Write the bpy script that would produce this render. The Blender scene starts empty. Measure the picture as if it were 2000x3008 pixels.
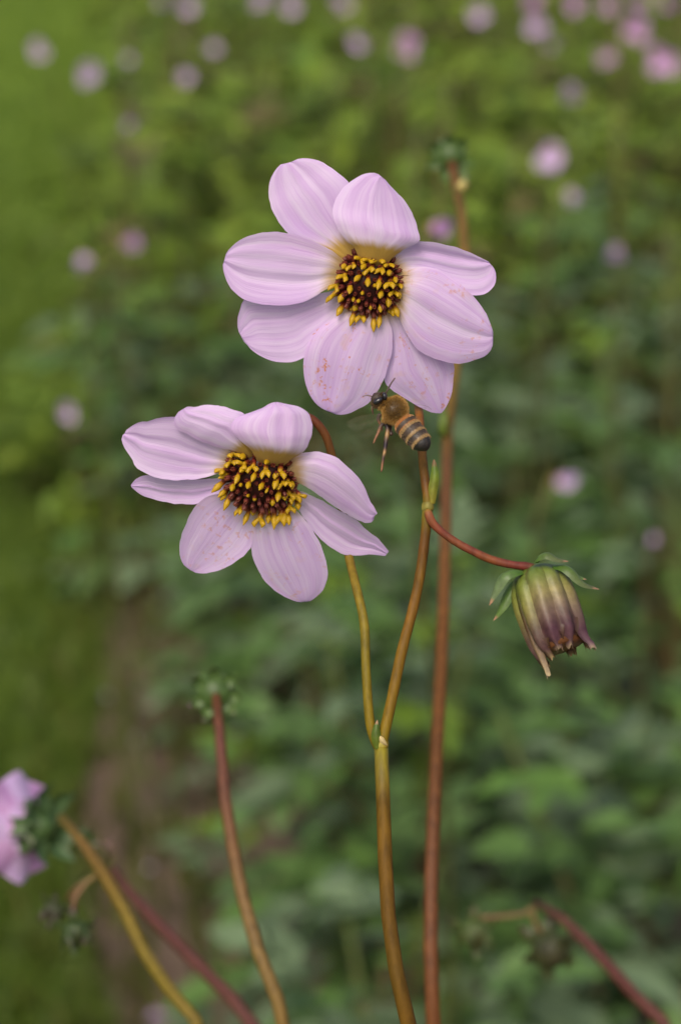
import bpy, math, random
import numpy as np
from mathutils import Vector, Matrix, Quaternion, noise as mnoise

random.seed(7)
rng = np.random.default_rng(11)
sc = bpy.context.scene
COL = sc.collection
R = math.radians

# ------------------------------------------------------------------ camera, sky, sun, exposure
CAM_H, PITCH, D = 1.10, R(17.0), 0.50          # height above the lawn, downward tilt, distance to the blooms
F = D * 16000.0                                 # focal length in photo pixels (16 px per mm at the blooms)
cd = bpy.data.cameras.new('camera')
cam = bpy.data.objects.new('camera', cd); COL.objects.link(cam)
cam.location = (0, 0, CAM_H)
cam.rotation_euler = (math.pi / 2 - PITCH, 0, 0)
cd.sensor_fit = 'VERTICAL'; cd.sensor_height = 23.6
cd.lens = 23.6 * F / 3008.0
cd.clip_start = 0.02; cd.clip_end = 400
cd.dof.use_dof = True; cd.dof.focus_distance = D; cd.dof.aperture_fstop = 11.0
cd.dof.aperture_blades = 0
sc.camera = cam

SUN_EL, SUN_AZ = R(46), R(195)                  # overcast: a very wide, weak sun high up behind the viewer
w = bpy.data.worlds.new('World'); sc.world = w; w.use_nodes = True
nt = w.node_tree; bg = nt.nodes['Background']
sky = nt.nodes.new('ShaderNodeTexSky'); sky.sky_type = 'NISHITA'; sky.sun_disc = False
sky.sun_elevation = SUN_EL; sky.sun_rotation = SUN_AZ
sky.air_density = 1.0; sky.dust_density = 6.0; sky.ozone_density = 0.6
nt.links.new(sky.outputs[0], bg.inputs[0]); bg.inputs[1].default_value = 0.14
sl = bpy.data.lights.new('sun', 'SUN'); sl.energy = 1.3; sl.angle = R(24); sl.color = (1.0, 0.96, 0.90)
sun = bpy.data.objects.new('sun', sl); COL.objects.link(sun)
sdir = Vector((math.sin(SUN_AZ) * math.cos(SUN_EL), math.cos(SUN_AZ) * math.cos(SUN_EL), math.sin(SUN_EL)))
sun.rotation_euler = sdir.to_track_quat('Z', 'Y').to_euler()
sun.location = sdir * 20
sc.view_settings.view_transform = 'Standard'
try: sc.view_settings.look = 'None'
except Exception: pass
sc.view_settings.gamma = 1.0
sc.view_settings.exposure = 0.28
sc.render.engine = 'CYCLES'
sc.cycles.use_denoising = True
sc.cycles.max_bounces = 8
sc.cycles.transparent_max_bounces = 12

# ------------------------------------------------------------------ helpers
CAM = Vector((0, 0, CAM_H))
RIGHT = Vector((1, 0, 0))
FWD = Vector((0, math.cos(PITCH), -math.sin(PITCH)))
UP = Vector((0, math.sin(PITCH), math.cos(PITCH)))
MM = 1.0 / 16000.0                              # one photo pixel at the blooms, in metres

def P(px, py, d):
    return CAM + FWD * d + RIGHT * ((px - 1000) / F * d) - UP * ((py - 1504) / F * d)
def W(px, py, z=0.0):                           # z: photo pixels towards the viewer from the focal plane
    return P(px, py, D - z * MM)
def dirW(dx, dy, dz):                           # a direction given in picture axes
    return (RIGHT * dx - UP * dy - FWD * dz)

WORLD = {}
def link(o, parent=None, origin=Vector((0, 0, 0))):
    COL.objects.link(o)
    if parent is not None:
        o.parent = parent
        o.location = origin - WORLD[parent.name]
    else:
        o.location = origin
    WORLD[o.name] = origin.copy()
    return o
def tag(o, label=None, cat=None, group=None, kind=None):
    if label: o['label'] = label
    if cat: o['category'] = cat
    if group: o['group'] = group
    if kind: o['kind'] = kind
    return o
def empty(name, origin, label, cat, group=None):
    o = bpy.data.objects.new(name, None); o.empty_display_size = 0.01
    link(o, None, Vector(origin))
    return tag(o, label, cat, group)
def meshdata(name, verts, faces, mats, cols=None, uvs=None, smooth=True, mat_idx=None):
    me = bpy.data.meshes.new(name)
    me.from_pydata([tuple(v) for v in verts], [], [tuple(f) for f in faces])
    for m in (mats if isinstance(mats, (list, tuple)) else [mats]): me.materials.append(m)
    if cols is not None:
        a = me.color_attributes.new('Col', 'FLOAT_COLOR', 'POINT')
        a.data.foreach_set('color', np.array([list(c)[:3] + [1.0] for c in cols], dtype=np.float32).ravel())
    if uvs is not None:
        ul = me.uv_layers.new(name='UVMap')
        li = np.empty(len(me.loops), dtype=np.int32); me.loops.foreach_get('vertex_index', li)
        ul.data.foreach_set('uv', np.array(uvs, dtype=np.float32)[li].ravel())
    if mat_idx is not None: me.polygons.foreach_set('material_index', np.array(mat_idx, dtype=np.int32))
    if smooth: me.polygons.foreach_set('use_smooth', np.ones(len(me.polygons), dtype=bool))
    me.update()
    return me
def obj(name, verts, faces, mats, parent=None, origin=None, cols=None, uvs=None, smooth=True, mat_idx=None):
    if origin is None: origin = WORLD[parent.name] if parent is not None else Vector((0, 0, 0))
    origin = Vector(origin)
    me = meshdata(name, [Vector(v) - origin for v in verts], faces, mats, cols, uvs, smooth, mat_idx)
    return link(bpy.data.objects.new(name, me), parent, origin)
def inst(name, me, parent, origin, rot, scale):
    o = bpy.data.objects.new(name, me)
    link(o, parent, Vector(origin))
    o.rotation_mode = 'QUATERNION'; o.rotation_quaternion = rot
    o.scale = scale if hasattr(scale, '__len__') else (scale,) * 3
    return o

def catmull(pts, n):
    """resample a list of n-dim points with a centripetal-ish spline, even in arc length"""
    p = np.array(pts, dtype=float)
    if len(p) == 2: p = np.array([p[0], (p[0] + p[1]) / 2, p[1]])
    q = np.vstack([2 * p[0] - p[1], p, 2 * p[-1] - p[-2]])
    kk = min(3, p.shape[1])
    out = []
    for i in range(1, len(q) - 2):
        a, b, c, d = q[i - 1], q[i], q[i + 1], q[i + 2]
        k1, k2, k3 = [max(1e-9, np.linalg.norm((y - x)[:kk])) ** .5 for x, y in ((a, b), (b, c), (c, d))]
        t1, t2, t3 = k1, k1 + k2, k1 + k2 + k3
        for t in np.linspace(t1, t2, 12, endpoint=False):
            A1 = (t1 - t) / t1 * a + t / t1 * b
            A2 = (t2 - t) / k2 * b + (t - t1) / k2 * c
            A3_ = (t3 - t) / k3 * c + (t - t2) / k3 * d
            B1 = (t2 - t) / t2 * A1 + t / t2 * A2
            B2 = (t3 - t) / (t3 - t1) * A2 + (t - t1) / (t3 - t1) * A3_
            out.append((t2 - t) / k2 * B1 + (t - t1) / k2 * B2)
    out.append(p[-1]); out = np.array(out)
    k = min(3, out.shape[1])
    s = np.concatenate([[0], np.cumsum(np.linalg.norm(np.diff(out[:, :k], axis=0), axis=1))])
    s = s / s[-1]
    u = np.linspace(0, 1, n)
    return np.stack([np.interp(u, s, out[:, j]) for j in range(out.shape[1])], axis=1)

def tube_geo(pts, radii, seg=12, cols=None, cap=True, flat=None):
    """pts: world points; radii per point; returns verts, faces, cols"""
    pts = [Vector(p) for p in pts]; n = len(pts)
    V, Fc, C = [], [], []
    t0 = (pts[1] - pts[0]).normalized()
    nrm = t0.orthogonal().normalized()
    for i in range(n):
        t = (pts[min(i + 1, n - 1)] - pts[max(i - 1, 0)]).normalized()
        nrm = (nrm - t * nrm.dot(t)).normalized()
        b = t.cross(nrm)
        for k in range(seg):
            a = 2 * math.pi * k / seg
            V.append(pts[i] + (nrm * math.cos(a) + b * math.sin(a)) * radii[i])
            if cols is not None: C.append(cols[i])
    for i in range(n - 1):
        for k in range(seg):
            a, b = i * seg + k, i * seg + (k + 1) % seg
            Fc.append((a, b, b + seg, a + seg))
    if cap:
        Fc.append(tuple(range(seg - 1, -1, -1))); Fc.append(tuple(range((n - 1) * seg, n * seg)))
    return V, Fc, (C if cols is not None else None)

def spline_tube(name, ctrl, mat, parent=None, n=40, seg=12, jitter=0.0, origin=None):
    """ctrl rows: (world Vector, radius in m, colour)"""
    rows = [list(c[0]) + [c[1]] + list(c[2]) for c in ctrl]
    s = catmull(rows, n)
    sd_ = random.random() * 90
    rad = [max(1e-5, x * (1 + .07 * mnoise.noise(Vector((i_ * .22, sd_, 0))) + .03 * mnoise.noise(Vector((i_ * .9, sd_, 3))))) for i_, x in enumerate(s[:, 3])]
    V, Fc, C = tube_geo([Vector(x) for x in s[:, :3]], rad, seg, [tuple(np.clip(c, 0, 1)) for c in s[:, 4:7]])
    return obj(name, V, Fc, mat, parent, cols=C, origin=origin)

def ribbon_geo(ctrl, half, normal, nu=12, nv=5, cup=0.0, cols=None):
    """leaf-like strip: ctrl world points along the midrib, half(u)->half width (m), normal hint, cup depth ratio"""
    s = catmull([list(c) for c in ctrl], nu)
    V, Fc, UV, C = [], [], [], []
    for i in range(nu):
        u = i / (nu - 1)
        t = Vector(s[min(i + 1, nu - 1)] - s[max(i - 1, 0)]).normalized()
        side = t.cross(normal)
        if side.length < 1e-6: side = t.orthogonal()
        side.normalize(); nn = side.cross(t).normalized()
        h = half(u)
        for j in range(nv):
            v = -1 + 2 * j / (nv - 1)
            V.append(Vector(s[i]) + side * (h * v) + nn * (cup * h * v * v)); UV.append((u, (v + 1) / 2))
            if cols: C.append(cols(u, v))
    for i in range(nu - 1):
        for j in range(nv - 1):
            a = i * nv + j
            Fc.append((a, a + 1, a + nv + 1, a + nv))
    return V, Fc, UV, (C if cols else None)

def smoothstep(a, b, x):
    t = min(1, max(0, (x - a) / (b - a))); return t * t * (3 - 2 * t)
def lerp3(a, b, t): return tuple(a[i] * (1 - t) + b[i] * t for i in range(3))
def ramp3(stops, t):
    if t <= stops[0][0]: return stops[0][1]
    for (t0, c0), (t1, c1) in zip(stops, stops[1:]):
        if t <= t1: return lerp3(c0, c1, (t - t0) / (t1 - t0))
    return stops[-1][1]

# ------------------------------------------------------------------ materials
def dk(c, f=.66): return (c[0] * f, c[1] * f * .97, c[2] * f * .62)
class NT:
    def __init__(s, name):
        s.m = bpy.data.materials.new(name); s.m.use_nodes = True
        s.t = s.m.node_tree; s.b = s.t.nodes['Principled BSDF']; s.out = s.t.nodes['Material Output']
    def n(s, kind, **kw):
        x = s.t.nodes.new(kind)
        for k, v in kw.items():
            if isinstance(k, str) and hasattr(x, k): setattr(x, k, v)
        return x
    def l(s, a, b): s.t.links.new(a, b)
    def math(s, op, a, b=None, c=None):
        x = s.n('ShaderNodeMath'); x.operation = op
        for i, q in enumerate((a, b, c)):
            if q is None: continue
            if isinstance(q, (int, float)): x.inputs[i].default_value = q
            else: s.l(q, x.inputs[i])
        return x.outputs[0]
    def mix(s, f, a, b, mode='MIX'):
        x = s.n('ShaderNodeMix'); x.data_type = 'RGBA'; x.blend_type = mode
        for i, q in ((0, f), (6, a), (7, b)):
            if isinstance(q, (int, float)): x.inputs[i].default_value = q
            elif isinstance(q, tuple): x.inputs[i].default_value = (*q[:3], 1)
            else: s.l(q, x.inputs[i])
        return x.outputs[2]
    def rng(s, v, a, b, c=0.0, d=1.0, smooth=False):
        x = s.n('ShaderNodeMapRange')
        if smooth: x.interpolation_type = 'SMOOTHSTEP'
        s.l(v, x.inputs[0])
        for i, q in enumerate((a, b, c, d)): x.inputs[i + 1].default_value = q
        return x.outputs[0]
    def noise(s, vec, scale, detail=3, rough=.5):
        x = s.n('ShaderNodeTexNoise'); x.inputs['Scale'].default_value = scale
        x.inputs['Detail'].default_value = detail; x.inputs['Roughness'].default_value = rough
        if vec is not None: s.l(vec, x.inputs['Vector'])
        return x.outputs['Fac']
    def comb(s, x, y, z):
        c = s.n('ShaderNodeCombineXYZ')
        for i, q in enumerate((x, y, z)):
            if isinstance(q, (int, float)): c.inputs[i].default_value = q
            else: s.l(q, c.inputs[i])
        return c.outputs[0]
    def bump(s, h, strength, dist):
        b = s.n('ShaderNodeBump'); b.inputs['Strength'].default_value = strength; b.inputs['Distance'].default_value = dist
        s.l(h, b.inputs['Height']); s.l(b.outputs[0], s.b.inputs['Normal']); return b.outputs[0]
    def translucent(s, col, fac, normal=None):
        tr = s.n('ShaderNodeBsdfTranslucent'); s.l(col, tr.inputs[0])
        if normal is not None: s.l(normal, tr.inputs['Normal'])
        mx = s.n('ShaderNodeMixShader'); mx.inputs[0].default_value = fac
        s.l(s.b.outputs[0], mx.inputs[1]); s.l(tr.outputs[0], mx.inputs[2]); s.l(mx.outputs[0], s.out.inputs[0])

def petal_mat(name, dust=0.0, sat=1.0, claw=0.0):
    k = NT(name)
    uv = k.n('ShaderNodeUVMap'); uv.uv_map = 'UVMap'
    sp = k.n('ShaderNodeSeparateXYZ'); k.l(uv.outputs[0], sp.inputs[0])
    u, v = sp.outputs[0], sp.outputs[1]
    oi = k.n('ShaderNodeObjectInfo'); seed = k.math('MULTIPLY', oi.outputs['Random'], 37.0)
    bodyc = (0.645, 0.45, 0.74); dark = (0.49, 0.27, 0.62); pale = (0.79, 0.69, 0.85)
    if sat > 1:
        bodyc = (0.60, 0.33, 0.62); dark = (0.50, 0.17, 0.50); pale = (0.74, 0.54, 0.76)
    n1 = k.noise(k.comb(k.math('MULTIPLY', u, .9), k.math('MULTIPLY', v, 9), seed), 1.0, 4, .55)
    n2 = k.noise(k.comb(k.math('MULTIPLY', u, .55), k.math('MULTIPLY', v, 26), k.math('ADD', seed, 9)), 1.0, 2, .5)
    n3 = k.noise(k.comb(k.math('MULTIPLY', u, 5), k.math('MULTIPLY', v, 60), k.math('ADD', seed, 5)), 1.0, 3, .6)
    c = k.mix(k.rng(n1, .42, .70, 0, .55), bodyc, pale)
    c = k.mix(k.rng(n1, .46, .28, 0, .26), c, dark)
    vein = k.math('MULTIPLY', k.rng(k.math('ABSOLUTE', k.math('SUBTRACT', n2, .5)), .0, .030, .52, 0), k.rng(u, .1, .4, .2, 1))
    c = k.mix(k.math('MULTIPLY', vein, .7), c, dark)
    nw = k.noise(k.comb(k.math('MULTIPLY', u, 1.6), k.math('MULTIPLY', v, 3), k.math('ADD', seed, 21)), 1.0, 2, .5)
    fine = k.math('ABSOLUTE', k.math('SUBTRACT', k.math('FRACT', k.math('ADD', k.math('MULTIPLY', v, 11.0), k.math('MULTIPLY', nw, 2.2))), .5))
    c = k.mix(k.math('MULTIPLY', k.rng(fine, 0, .07, .55, 0), k.rng(nw, .4, .62, .25, 1)), c, dark)      # hair-thin nerves
    c = k.mix(k.rng(n3, .35, .7, 0, .16), c, pale)
    # tip a little deeper
    c = k.mix(k.rng(u, .78, 1.0, 0, .35), c, dark)
    # pale, then ochre, towards the claw
    nb = k.noise(k.comb(k.math('MULTIPLY', u, 2), k.math('MULTIPLY', v, 16), seed), 1.0, 3, .6)
    ub = k.math('ADD', u, k.math('MULTIPLY', k.math('SUBTRACT', nb, .5), .10))
    c = k.mix(k.rng(ub, .46 - claw, .24 - claw, 0, .7, True), c, (0.74, 0.64, 0.70))
    c = k.mix(k.rng(ub, .345 - claw, .225 - claw, 0, .95 if claw == 0 else .8, True), c, (0.46, 0.28, 0.025))
    if dust > 0:
        geo = k.n('ShaderNodeTexCoord')
        nd = k.noise(geo.outputs['Object'], 900, 3, .6)
        nm = k.noise(geo.outputs['Object'], 190, 2, .5)
        spot = k.math('MULTIPLY', k.rng(nd, .56, .66, 0, 1), k.rng(nm, .47, .60, 0, dust))
        c = k.mix(spot, c, (0.62, 0.24, 0.09))
        nd2 = k.noise(geo.outputs['Object'], 330, 2, .5)
        c = k.mix(k.rng(nd2, .60, .74, 0, dust * .35), c, (0.66, 0.40, 0.26))
    k.l(c, k.b.inputs['Base Color'])
    k.b.inputs['Roughness'].default_value = .6
    k.b.inputs['Specular IOR Level'].default_value = .2
    k.b.inputs['Sheen Weight'].default_value = .08
    h = k.math('ADD', k.math('MULTIPLY', n2, .55), k.math('MULTIPLY', n3, .45))
    nb_ = k.bump(h, .22, .0006)
    k.translucent(c, .35, nb_)
    return k.m

def vcol_mat(name, rough=.5, var=.15, scale=900, spec=.4, bump=.0, bdist=.0002, trans=0.0, stretch=None):
    k = NT(name)
    a = k.n('ShaderNodeVertexColor'); a.layer_name = 'Col'
    tc = k.n('ShaderNodeTexCoord')
    vec = tc.outputs['Object']
    if stretch:
        mp = k.n('ShaderNodeMapping'); mp.inputs['Scale'].default_value = stretch; k.l(vec, mp.inputs[0]); vec = mp.outputs[0]
    n = k.noise(vec, scale, 4, .6)
    hs = k.n('ShaderNodeHueSaturation'); k.l(a.outputs[0], hs.inputs['Color'])
    k.l(k.rng(n, .25, .75, 1 - var, 1 + var), hs.inputs['Value'])
    k.l(hs.outputs[0], k.b.inputs['Base Color'])
    k.b.inputs['Roughness'].default_value = rough
    k.b.inputs['Specular IOR Level'].default_value = spec
    nb = k.bump(n, bump, bdist) if bump else None
    if trans: k.translucent(hs.outputs[0], trans, nb)
    return k.m

M = {}
M['petal'] = petal_mat('petal_mauve')
M['petal_dusted'] = petal_mat('petal_mauve_pollen', 1.0, 1.0, .10)
M['petal_lightly'] = petal_mat('petal_mauve_traces', .5, 1.0, .06)
M['petal_side'] = petal_mat('petal_mauve_side', 0, 1.0, .055)
M['petal_low'] = petal_mat('petal_mauve_lower', 0, 1.0, .10)
M['petal_deep'] = petal_mat('petal_deep_pink', 0, 2, .1)
M['stem'] = vcol_mat('stem_skin', .55, .42, 700, .25, .35, .0004, stretch=(1, 1, .10))
M['floret'] = vcol_mat('floret_skin', .5, .14, 1800, .3)
M['bract'] = vcol_mat('bract_skin', .42, .28, 700, .34, .25, .0004, trans=.12)
M['bee'] = vcol_mat('bee_cuticle', .5, .18, 1500, .5, .3, .0001)
M['bee_hair'] = vcol_mat('bee_hair', .6, .1, 500, .3)
M['bee_eye'] = vcol_mat('bee_eye', .12, .05, 500, .6)
M['leaf'] = vcol_mat('leaf_skin', .5, .25, 30, .26, .3, .004, trans=.22)
M['soil'] = None

def soil_mat():
    k = NT('bed_soil'); tc = k.n('ShaderNodeTexCoord')
    n = k.noise(tc.outputs['Object'], 9, 6, .65); n2 = k.noise(tc.outputs['Object'], 60, 4, .6); n3 = k.noise(tc.outputs['Object'], 2.2, 3, .5)
    c = k.mix(k.rng(n, .35, .65), (0.09, 0.06, 0.04), (0.165, 0.11, 0.075))
    c = k.mix(k.rng(n2, .5, .75, 0, .6), c, (0.20, 0.14, 0.10))
    c = k.mix(k.rng(n3, .52, .66, 0, .3), c, (0.09, 0.08, 0.03))
    k.l(c, k.b.inputs['Base Color']); k.b.inputs['Roughness'].default_value = .9
    k.bump(k.math('ADD', n, n2), .8, .02)
    return k.m
def lawn_mat():
    k = NT('lawn_turf'); tc = k.n('ShaderNodeTexCoord')
    n = k.noise(tc.outputs['Object'], 3, 4, .6); n2 = k.noise(tc.outputs['Object'], 40, 4, .6)
    c = k.mix(k.rng(n, .35, .65), (0.062, 0.105, 0.014), (0.10, 0.16, 0.02))
    c = k.mix(k.rng(n2, .45, .7, 0, .5), c, (0.045, 0.065, 0.014))
    k.l(c, k.b.inputs['Base Color']); k.b.inputs['Roughness'].default_value = .8
    k.bump(n2, .7, .02)
    return k.m
def wing_mat():
    k = NT('wing_membrane')
    k.b.inputs['Base Color'].default_value = (0.42, 0.36, 0.27, 1); k.b.inputs['Roughness'].default_value = .25
    tc = k.n('ShaderNodeTexCoord')
    tp = k.n('ShaderNodeBsdfTransparent'); mx = k.n('ShaderNodeMixShader')
    k.l(k.rng(k.noise(tc.outputs['Object'], 700, 2, .5), .3, .7, .015, .05), mx.inputs[0])
    k.l(tp.outputs[0], mx.inputs[1]); k.l(k.b.outputs[0], mx.inputs[2]); k.l(mx.outputs[0], k.out.inputs[0])
    return k.m
M['soil'] = soil_mat(); M['lawn'] = lawn_mat(); M['wing'] = wing_mat()

# ------------------------------------------------------------------ the setting: ground, lawn, bed
def bed_edge(y):   return -0.30 - np.maximum(0, y - 2.9) * 0.075 + np.maximum(0, 2.45 - y) * .20      # where the mown lawn stops
def sheet(name, x0, x1, y0, y1, z, mat, nx=2, ny=2, xedge=None):
    V, Fc = [], []
    for j in range(ny + 1):
        y = y0 + (y1 - y0) * j / ny
        xr = xedge(y) if xedge else x1
        for i in range(nx + 1):
            V.append((x0 + (xr - x0) * i / nx, y, z))
    for j in range(ny):
        for i in range(nx):
            a = j * (nx + 1) + i; Fc.append((a, a + 1, a + nx + 2, a + nx + 1))
    o = obj(name, V, Fc, mat, smooth=False); o['kind'] = 'structure'; return o
tag(sheet('ground', -60, 60, -20, 120, 0.0, M['soil']), 'brown garden soil of the flower bed under the leaves', 'ground')
tag(sheet('lawn', -60, 0, -20, 120, 0.006, M['lawn'], 2, 400, lambda y: bed_edge(y) + .035 * math.sin(y * 5) + .03 * math.sin(y * 11 + 1)),
    'bright green mown lawn beside the flower bed', 'lawn')

def big_mesh(name, verts, faces, mats, cols, mat_idx=None, smooth=True):
    """verts (N,3), faces (M,3|4) numpy"""
    me = bpy.data.meshes.new(name)
    nf, k = faces.shape
    me.vertices.add(len(verts)); me.vertices.foreach_set('co', verts.astype(np.float32).ravel())
    me.loops.add(nf * k); me.loops.foreach_set('vertex_index', faces.astype(np.int32).ravel())
    me.polygons.add(nf); me.polygons.foreach_set('loop_start', np.arange(0, nf * k, k, dtype=np.int32))
    for m in mats: me.materials.append(m)
    me.update(calc_edges=True)
    a = me.color_attributes.new('Col', 'FLOAT_COLOR', 'POINT')
    c4 = np.concatenate([cols, np.ones((len(cols), 1))], axis=1).astype(np.float32)
    a.data.foreach_set('color', c4.ravel())
    if smooth: me.polygons.foreach_set('use_smooth', np.ones(nf, dtype=bool))
    o = bpy.data.objects.new(name, me); COL.objects.link(o); WORLD[o.name] = Vector((0, 0, 0))
    return o

def grass(name, n, xf, yr, hr, wd, colA, colB, label):
    t = rng.random(n); y = yr[0] + (yr[1] - yr[0]) * t ** 1.4
    x = xf(y, rng.random(n))
    h = rng.uniform(hr[0], hr[1], n) ; az = rng.uniform(0, 2 * np.pi, n); lean = rng.uniform(.1, .9, n) * h
    wv = wd * rng.uniform(.6, 1.3, n) * (1 + y * .12)
    az2 = rng.uniform(0, 2 * np.pi, n)
    ox, oy = np.cos(az2) * wv, np.sin(az2) * wv
    lx, ly = np.cos(az) * lean, np.sin(az) * lean
    b0 = np.stack([x - ox, y - oy, np.full(n, .004)], 1); b1 = np.stack([x + ox, y + oy, np.full(n, .004)], 1)
    m0 = np.stack([x - ox * .8 + lx * .35, y - oy * .8 + ly * .35, h * .6], 1); m1 = np.stack([x + ox * .8 + lx * .35, y + oy * .8 + ly * .35, h * .6], 1)
    tp = np.stack([x + lx, y + ly, h], 1); tp2 = tp + np.array([wd * .2, 0, 0])
    V = np.stack([b0, b1, m1, m0, tp2, tp], 1).reshape(-1, 3)
    base = np.arange(n)[:, None] * 6
    Fq = np.concatenate([base + np.array([[0, 1, 2, 3]]), base + np.array([[3, 2, 4, 5]])])
    mixv = rng.random((n, 1)) ** 1.3
    c = np.array(colA) * (1 - mixv) + np.array(colB) * mixv
    c = c * np.clip(.72 + .11 * (y - 2.0), .7, 1.35)[:, None]      # blade colour scaled by distance: darker near, lighter farther out
    o = big_mesh(name, V, Fq, [M['leaf']], np.repeat(c, 6, axis=0), smooth=False)
    return tag(o, label, 'grass', kind='stuff')
grass('lawn_grass', 110000, lambda y, r: bed_edge(y) + .03 - (r ** 1.3) * (.35 + .085 * y), (1.75, 13.0), (.015, .04), .0016,
      (0.078, 0.140, 0.016), (0.165, 0.24, 0.03), 'short mown grass blades of the bright lawn')
grass('bed_weeds', 1300, lambda y, r: bed_edge(y) - .04 + r * .24, (1.75, 5.0), (.02, .07), .003,
      (0.07, 0.09, 0.015), (0.14, 0.15, 0.03), 'sparse weedy grass along the soil edge of the bed')

# --- dahlia foliage that fills the bed
def build_foliage():
    # leaflet template: midrib + toothed margin, folded along the midrib (unit length along +x)
    prof = [(0, 0), (.18, .20), (.36, .27), (.58, .22), (.80, .13), (1.0, 0.0)]
    tv = [(a, 0, 0) for a, _ in prof]
    L_ = [(a, b, .30 * b - .25 * a * a * .35) for a, b in prof]
    mid = [(a, 0, -.25 * a * a * .35) for a, _ in prof]
    Rr = [(a, -b, .30 * b - .25 * a * a * .35) for a, b in prof]
    T = np.array(mid + L_ + Rr); n = len(prof)
    TF = []
    for i in range(n - 1):
        TF.append((i, i + 1, n + i + 1, n + i)); TF.append((i, 2 * n + i, 2 * n + i + 1, i + 1))
    TF = np.array(TF)
    Vs, Cs, cnt = [], [], 0
    plants = []
    y = 0.98
    while y < 10.5:
        step = .15 + .022 * y
        xr = .155 * y + .12
        x = (-.058 * y + .11) * (1 - smoothstep(2.5, 3.3, y)) + (bed_edge(y) + .15 - .07 * smoothstep(2.9, 3.4, y) * (1 - smoothstep(4.4, 5.2, y))) * smoothstep(2.5, 3.3, y) + random.uniform(-.03, .16)
        while x < xr:
            plants.append((x + random.uniform(-.06, .06), y + random.uniform(-.07, .07)))
            x += step * random.uniform(.8, 1.35)
        y += step * .95
    fr = []; cl = []; stems = []
    for (px, py) in plants:
        edge = px - bed_edge(py)
        h = random.uniform(.30, .50) * (1 + .22 * random.random() * smoothstep(3, 4.5, py)) * min(1.0, .45 + edge * 2.2)
        if random.random() < .12: h *= .55
        far = smoothstep(2.0, 5.0, py)
        hue = random.random()
        nl = int(random.uniform(70, 100) * (1.0 if py < 3 else .72 if py < 5 else .5))
        stems.append((px, py, h))
        for q in range(nl):
            az = random.uniform(0, 2 * math.pi)
            zt = h * (random.random() ** .55)
            zt = max(.05, zt)
            L = random.uniform(.05, .10) * (0.88 + .40 * far)
            r0 = random.uniform(0, .085) * (1.15 - .6 * zt / h)
            pitch = random.uniform(-.1, .9) if zt > .5 * h else random.uniform(-.4, .5)
            droop = random.uniform(.3, 1.3)
            ca, sa = math.cos(az), math.sin(az)
            k = random.choice((3, 5, 5, 7))
            yg = random.random()
            if far > .5:
                c0 = lerp3((0.10, 0.182, 0.026), (0.165, 0.228, 0.022), min(1, .35 * hue + .75 * yg))
            else:
                c0 = lerp3((0.078, 0.136, 0.045), (0.082, 0.160, 0.030), min(1, yg * .8 + hue * .3))
                if random.random() < .09 and py > 1.7: c0 = (0.105, 0.175, 0.018)
                elif random.random() < .42: c0 = (0.115, 0.168, 0.085)
            if random.random() < .0: c0 = (0.15, 0.11, 0.05)
            if far > .3 and random.random() < .045: c0 = (0.14, 0.115, 0.045)
            for m_ in range(k):
                s = (m_ // 2 + 1) / (k // 2 + 1) if m_ < k - 1 else 1.0
                s = .35 + .65 * s
                a = pitch - droop * s * .7
                hx = L * s * math.cos(pitch - droop * s * .35); hz = L * s * math.sin(pitch - droop * s * .35)
                p = (px + ca * (r0 + hx), py + sa * (r0 + hx), zt + hz)
                side = 0 if m_ == k - 1 else (1 if m_ % 2 else -1)
                lz = az + side * random.uniform(.7, 1.15)
                ll = L * random.uniform(.38, .55) * (1.15 if side == 0 else .9)
                fr.append((p[0], p[1], p[2], lz, -a * .8 + random.uniform(-.25, .35), random.uniform(-.5, .5), ll))
                j = random.uniform(.8, 1.2)
                cl.append((c0[0] * j, c0[1] * j, c0[2] * j))
    fr = np.array(fr); cl = np.array(cl)
    N = len(fr)
    cz, sz = np.cos(fr[:, 3]), np.sin(fr[:, 3]); cp, sp_ = np.cos(fr[:, 4]), np.sin(fr[:, 4]); cr, sr = np.cos(fr[:, 5]), np.sin(fr[:, 5])
    # R = Rz * Ry * Rx
    Rm = np.zeros((N, 3, 3))
    Rm[:, 0, 0] = cz * cp; Rm[:, 0, 1] = cz * sp_ * sr - sz * cr; Rm[:, 0, 2] = cz * sp_ * cr + sz * sr
    Rm[:, 1, 0] = sz * cp; Rm[:, 1, 1] = sz * sp_ * sr + cz * cr; Rm[:, 1, 2] = sz * sp_ * cr - cz * sr
    Rm[:, 2, 0] = -sp_; Rm[:, 2, 1] = cp * sr; Rm[:, 2, 2] = cp * cr
    V = np.einsum('nij,vj->nvi', Rm, T) * fr[:, 6][:, None, None] + fr[:, None, 0:3]
    V[:, :, 2] = np.maximum(V[:, :, 2], .008)
    Fq = (np.arange(N) * len(T))[:, None, None] + TF[None]
    o = big_mesh('bed_foliage', V.reshape(-1, 3), Fq.reshape(-1, 4), [M['leaf']], np.repeat(cl, len(T), axis=0))
    tag(o, 'dense grey-green dahlia leaves filling the flower bed', 'foliage', kind='stuff')
    # woody stalks under the leaves, one mass
    SV, SF, SC = [], [], []
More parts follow.
